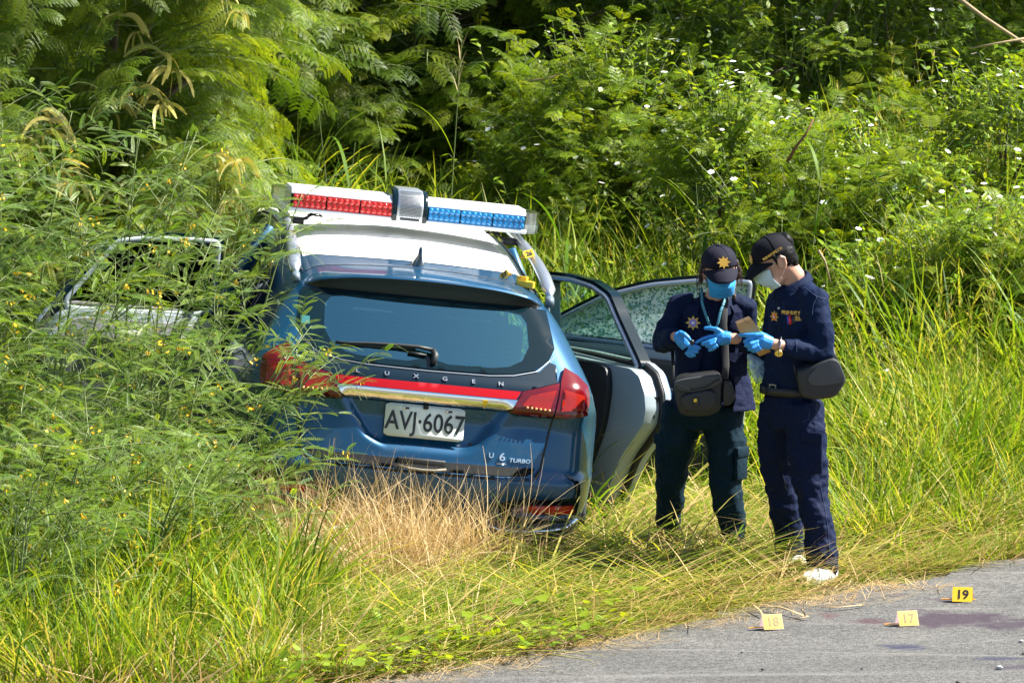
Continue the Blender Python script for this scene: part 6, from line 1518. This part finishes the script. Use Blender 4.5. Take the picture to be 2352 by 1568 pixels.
for x, y, bl, n, lb_ in [(.75, 8.3, [(0, 0, 1.05, .75, .55, .75), (.7, .1, 1.05, .6, .5, .8), (-.5, -.1, .8, .5, .4, .6)], 420, 'highest sunlit bush, rounded, in front of the dark trees in the middle'),
                    (1.75, 6.3, [(0, 0, .85, .7, .5, .5), (.6, 0, .7, .6, .5, .45), (-.5, .2, .9, .5, .5, .45)], 380, 'broad flat topped bush with a bare reddish twig, above the two people'),
                    (3.0, 6.8, [(0, 0, .75, .8, .5, .5), (.5, -.3, .6, .5, .4, .4)], 300, 'bush with dark hollows at its back on the right slope'),
                    (2.45, 5.1, [(0, 0, .45, .6, .45, .30), (.5, 0, .4, .5, .4, .3)], 240, 'low spreading bush right above the black cap'),
(1.9, 8.8, [(0, 0, 1.2, .7, .5, .9), (.6, 0, 1.0, .6, .5, .7)], 330, 'bush merging into the trees at the upper right of the middle')]:
    tree('bush', lb_, 'bush', x, y, 1.2, bl, n, mimb+herbs, 1.1, GB, (-.3, .5), trunk=True, trunk_r=.02)

# ---- single plants the eye can pick out
def reed(name, label, x, y, h, nb_, az0, head=False):
    pb = PB(); z = float(hgt(x, y)); P, D, N = curve_frame(np.zeros(3), unit(az0, 1.45), np.array([1, .1, 0]), h, .05, 12); stalk(pb, P, np.linspace(.006, .002, 12), 1, .5, 5)
    for i in range(nb_):
        k = min(11, int(3+8*i/nb_)); blade(pb, P[k], az0+i*2.5+rng.normal(0, .3), rng.uniform(.45, .75), .022, rng.uniform(.35, .6), rng.uniform(1.6, 2.5), 0, np.clip(rng.normal(.35, .1), 0, 1), 9)
    if head:
        for i in range(10): blade(pb, P[9]+(P[11]-P[9])*(i/9), i*2.4, .13, .004, .35, .6, 2, .8, 4)
    me = pb.mesh(name, [grass_m, stem_m, straw_m]); o = bpy.data.objects.new(name, me); C.objects.link(o); o.location = (x, y, z); tag(o, label, 'reed', 'tall reeds above the grass')
for i, (px, py, Y_, h, nb_, az, hd, lb_) in enumerate([(800, 420, 6.2, 1.75, 5, 2.6, False, 'arching broad leaved reed at the left edge of the dark hollow'), (745, 400, 6.0, 1.55, 4, 0.3, False, 'reed with folded leaves next to the drooping tree'), (1012, 330, 7.4, 1.95, 2, 1.0, True, 'tall thin reed with a feathered seed head before the dark hollow'),
        (960, 400, 5.6, 1.35, 3, .4, False, 'dark upright reed right above the speaker of the light bar'), (1340, 480, 5.0, 1.35, 4, 2.8, False, 'pale bent reed right of the light bar'), (1830, 420, 5.4, 1.7, 4, .6, False, 'slender pale reed rising over the black cap'), (1640, 400, 5.8, 1.4, 4, 2.2, False, 'reed leaning over the low bushes in the middle of the slope')]):
    p = at(px, py, Y_); reed('reed', lb_, p.x, Y_, h, nb_, az, hd)
def twig(label, pts, r, mat, cat='branch'):
    m = MB(); m.tube(pts, list(np.linspace(r, r*.45, len(pts))), 7)
    p0 = Vector(pts[0]); m.v = [tuple(Vector(v)-p0) for v in m.v]; o = m.build('bare_branch', mat); o.location = p0; tag(o, label, cat, 'bare branches')
twig('long pale bare branch crossing the upper right corner', [at(2180, -20, 7.2), at(2260, 40, 7.15), at(2352, 100, 7.1), at(2420, 150, 7.0)], .014, twig_m)
twig('thinner pale branch below the long one in the upper right corner', [at(2360, 88, 7.0), at(2290, 100, 7.0), at(2225, 112, 7.0)], .009, twig_m)
twig('reddish bare twig leaning over the broad flat bush', [at(1808, 372, 5.7), at(1830, 335, 5.7), at(1850, 310, 5.7), at(1868, 275, 5.7)], .011, pm('red_twig', (.16, .07, .03), .8))
twig('bent dry stalk in the grass right of the black cap', [at(1880, 575, 2.6), at(1895, 600, 2.6), at(1908, 650, 2.6)], .008, twig_m)
twig('short bare branch sticking out of the highest sunlit bush', [at(1200, 190, 8.0), at(1270, 178, 8.0), at(1300, 160, 8.0)], .010, twig_m)
# vine lying on the asphalt, dry stalks on the road, pebbles
def road_pt(px, py, z=.02):
    o = Vector((0, -CAM_D, CAM_H)); d = at(px, py, 0)-o; return o+d*((z-o.z)/d.z)
vt = thing('creeping_vine', 'leafy vine with brown stem lying out on the asphalt', 'vine', road_pt(1200, 1475, .016))
mb = MB(); vinv = Vector(vt.location)
for pl in ([(1100, 1478), (1150, 1470), (1200, 1476), (1260, 1470), (1310, 1462), (1360, 1458), (1388, 1463), (1370, 1452)], [(1190, 1478), (1240, 1484), (1290, 1478), (1340, 1466), (1300, 1453), (1250, 1458), (1220, 1466)], [(1150, 1470), (1180, 1490), (1230, 1492)]):
    mb.tube([road_pt(a, b, .03+.012*(i % 2))-vinv for i, (a, b) in enumerate(pl)], .0035, 6)
mb.build('vine_stem', pm('vine_stem', (.07, .03, .025), .7), vt)
for i in range(26):
    a, b = [(1225, 1468), (1250, 1478), (1290, 1470), (1210, 1480), (1180, 1484), (1330, 1462)][i % 6]; pb = PB(); q = np.array(road_pt(a+rng.normal(0, 18), b+rng.normal(0, 4), .03+rng.uniform(0, .05))-vinv)
    heart(pb, q, rng.uniform(0, 6.3), rng.uniform(.03, .055), 0, np.clip(rng.normal(.5, .2), 0, 1), rng.uniform(-.2, .7)); o = bpy.data.objects.new('leaf', pb.mesh('leaf', [herb_m])); C.objects.link(o); o.parent = vt
def stalk_obj(label, pts):
    q = [road_pt(a, b, .022+.03*c) for a, b, c in pts]; m = MB(); m.tube([p-q[0] for p in q], [(.005, .0015)]*len(q), 6); o = m.build('dry_stalk', pm('dry_stalk', (.50, .36, .18), .8) if 'dry_stalk' not in bpy.data.materials else bpy.data.materials['dry_stalk']); o.location = q[0]; tag(o, label, 'dry stalk', 'dry grass stalks on the road')
stalk_obj('longest dry stalk curling from the grass towards marker 18', [(1690, 1383, .3), (1760, 1388, .5), (1810, 1400, .4), (1850, 1414, .3), (1842, 1398, 1)]); stalk_obj('dry stalk folded beside the longest one near marker 18', [(1720, 1392, .2), (1790, 1392, .6), (1856, 1415, .2), (1835, 1418, .2)]); stalk_obj('straight dry stalk lying alone on the asphalt', [(1885, 1394, .1), (1930, 1393, .2), (1980, 1388, .1)]); stalk_obj('short dry stalk standing off the grass edge', [(1730, 1388, .6), (1745, 1400, .4), (1752, 1412, .1)])
peb = pm('pebble', (.30, .30, .30), .8, noise=(40, .3)); pebd = pm('dark_pebble', (.05, .05, .05), .8)
PBL = [(2295, 1532, .012, peb, 'largest pale pebble on the road near the bottom right'), (2345, 1471, .008, peb, 'pale pebble at the right edge of the road'), (1752, 1536, .007, pebd, 'dark pebble on the road below marker 18'), (1704, 1497, .005, pebd, 'tiny dark pebble on the pale streak of the road'), (2200, 1565, .008, pebd, 'dark pebble at the bottom edge of the road'), (1980, 1534, .005, pebd, 'tiny dark pebble below marker 17'), (2350, 1500, .006, pebd, 'dark pebble at the right edge below the stains')]
for a, b, r, mt, lb_ in PBL:
    m = MB(); m.ell((0, 0, 0), (r*1.3, r, r*.8), 0, 9, 6); m.v = [tuple(np.array(v)*(1+rng.normal(0, .10))) for v in m.v]; o = m.build('pebble', mt, None, radians(30)); o.location = road_pt(a, b, .018+r*.5); tag(o, lb_, 'pebble', 'loose pebbles on the road')
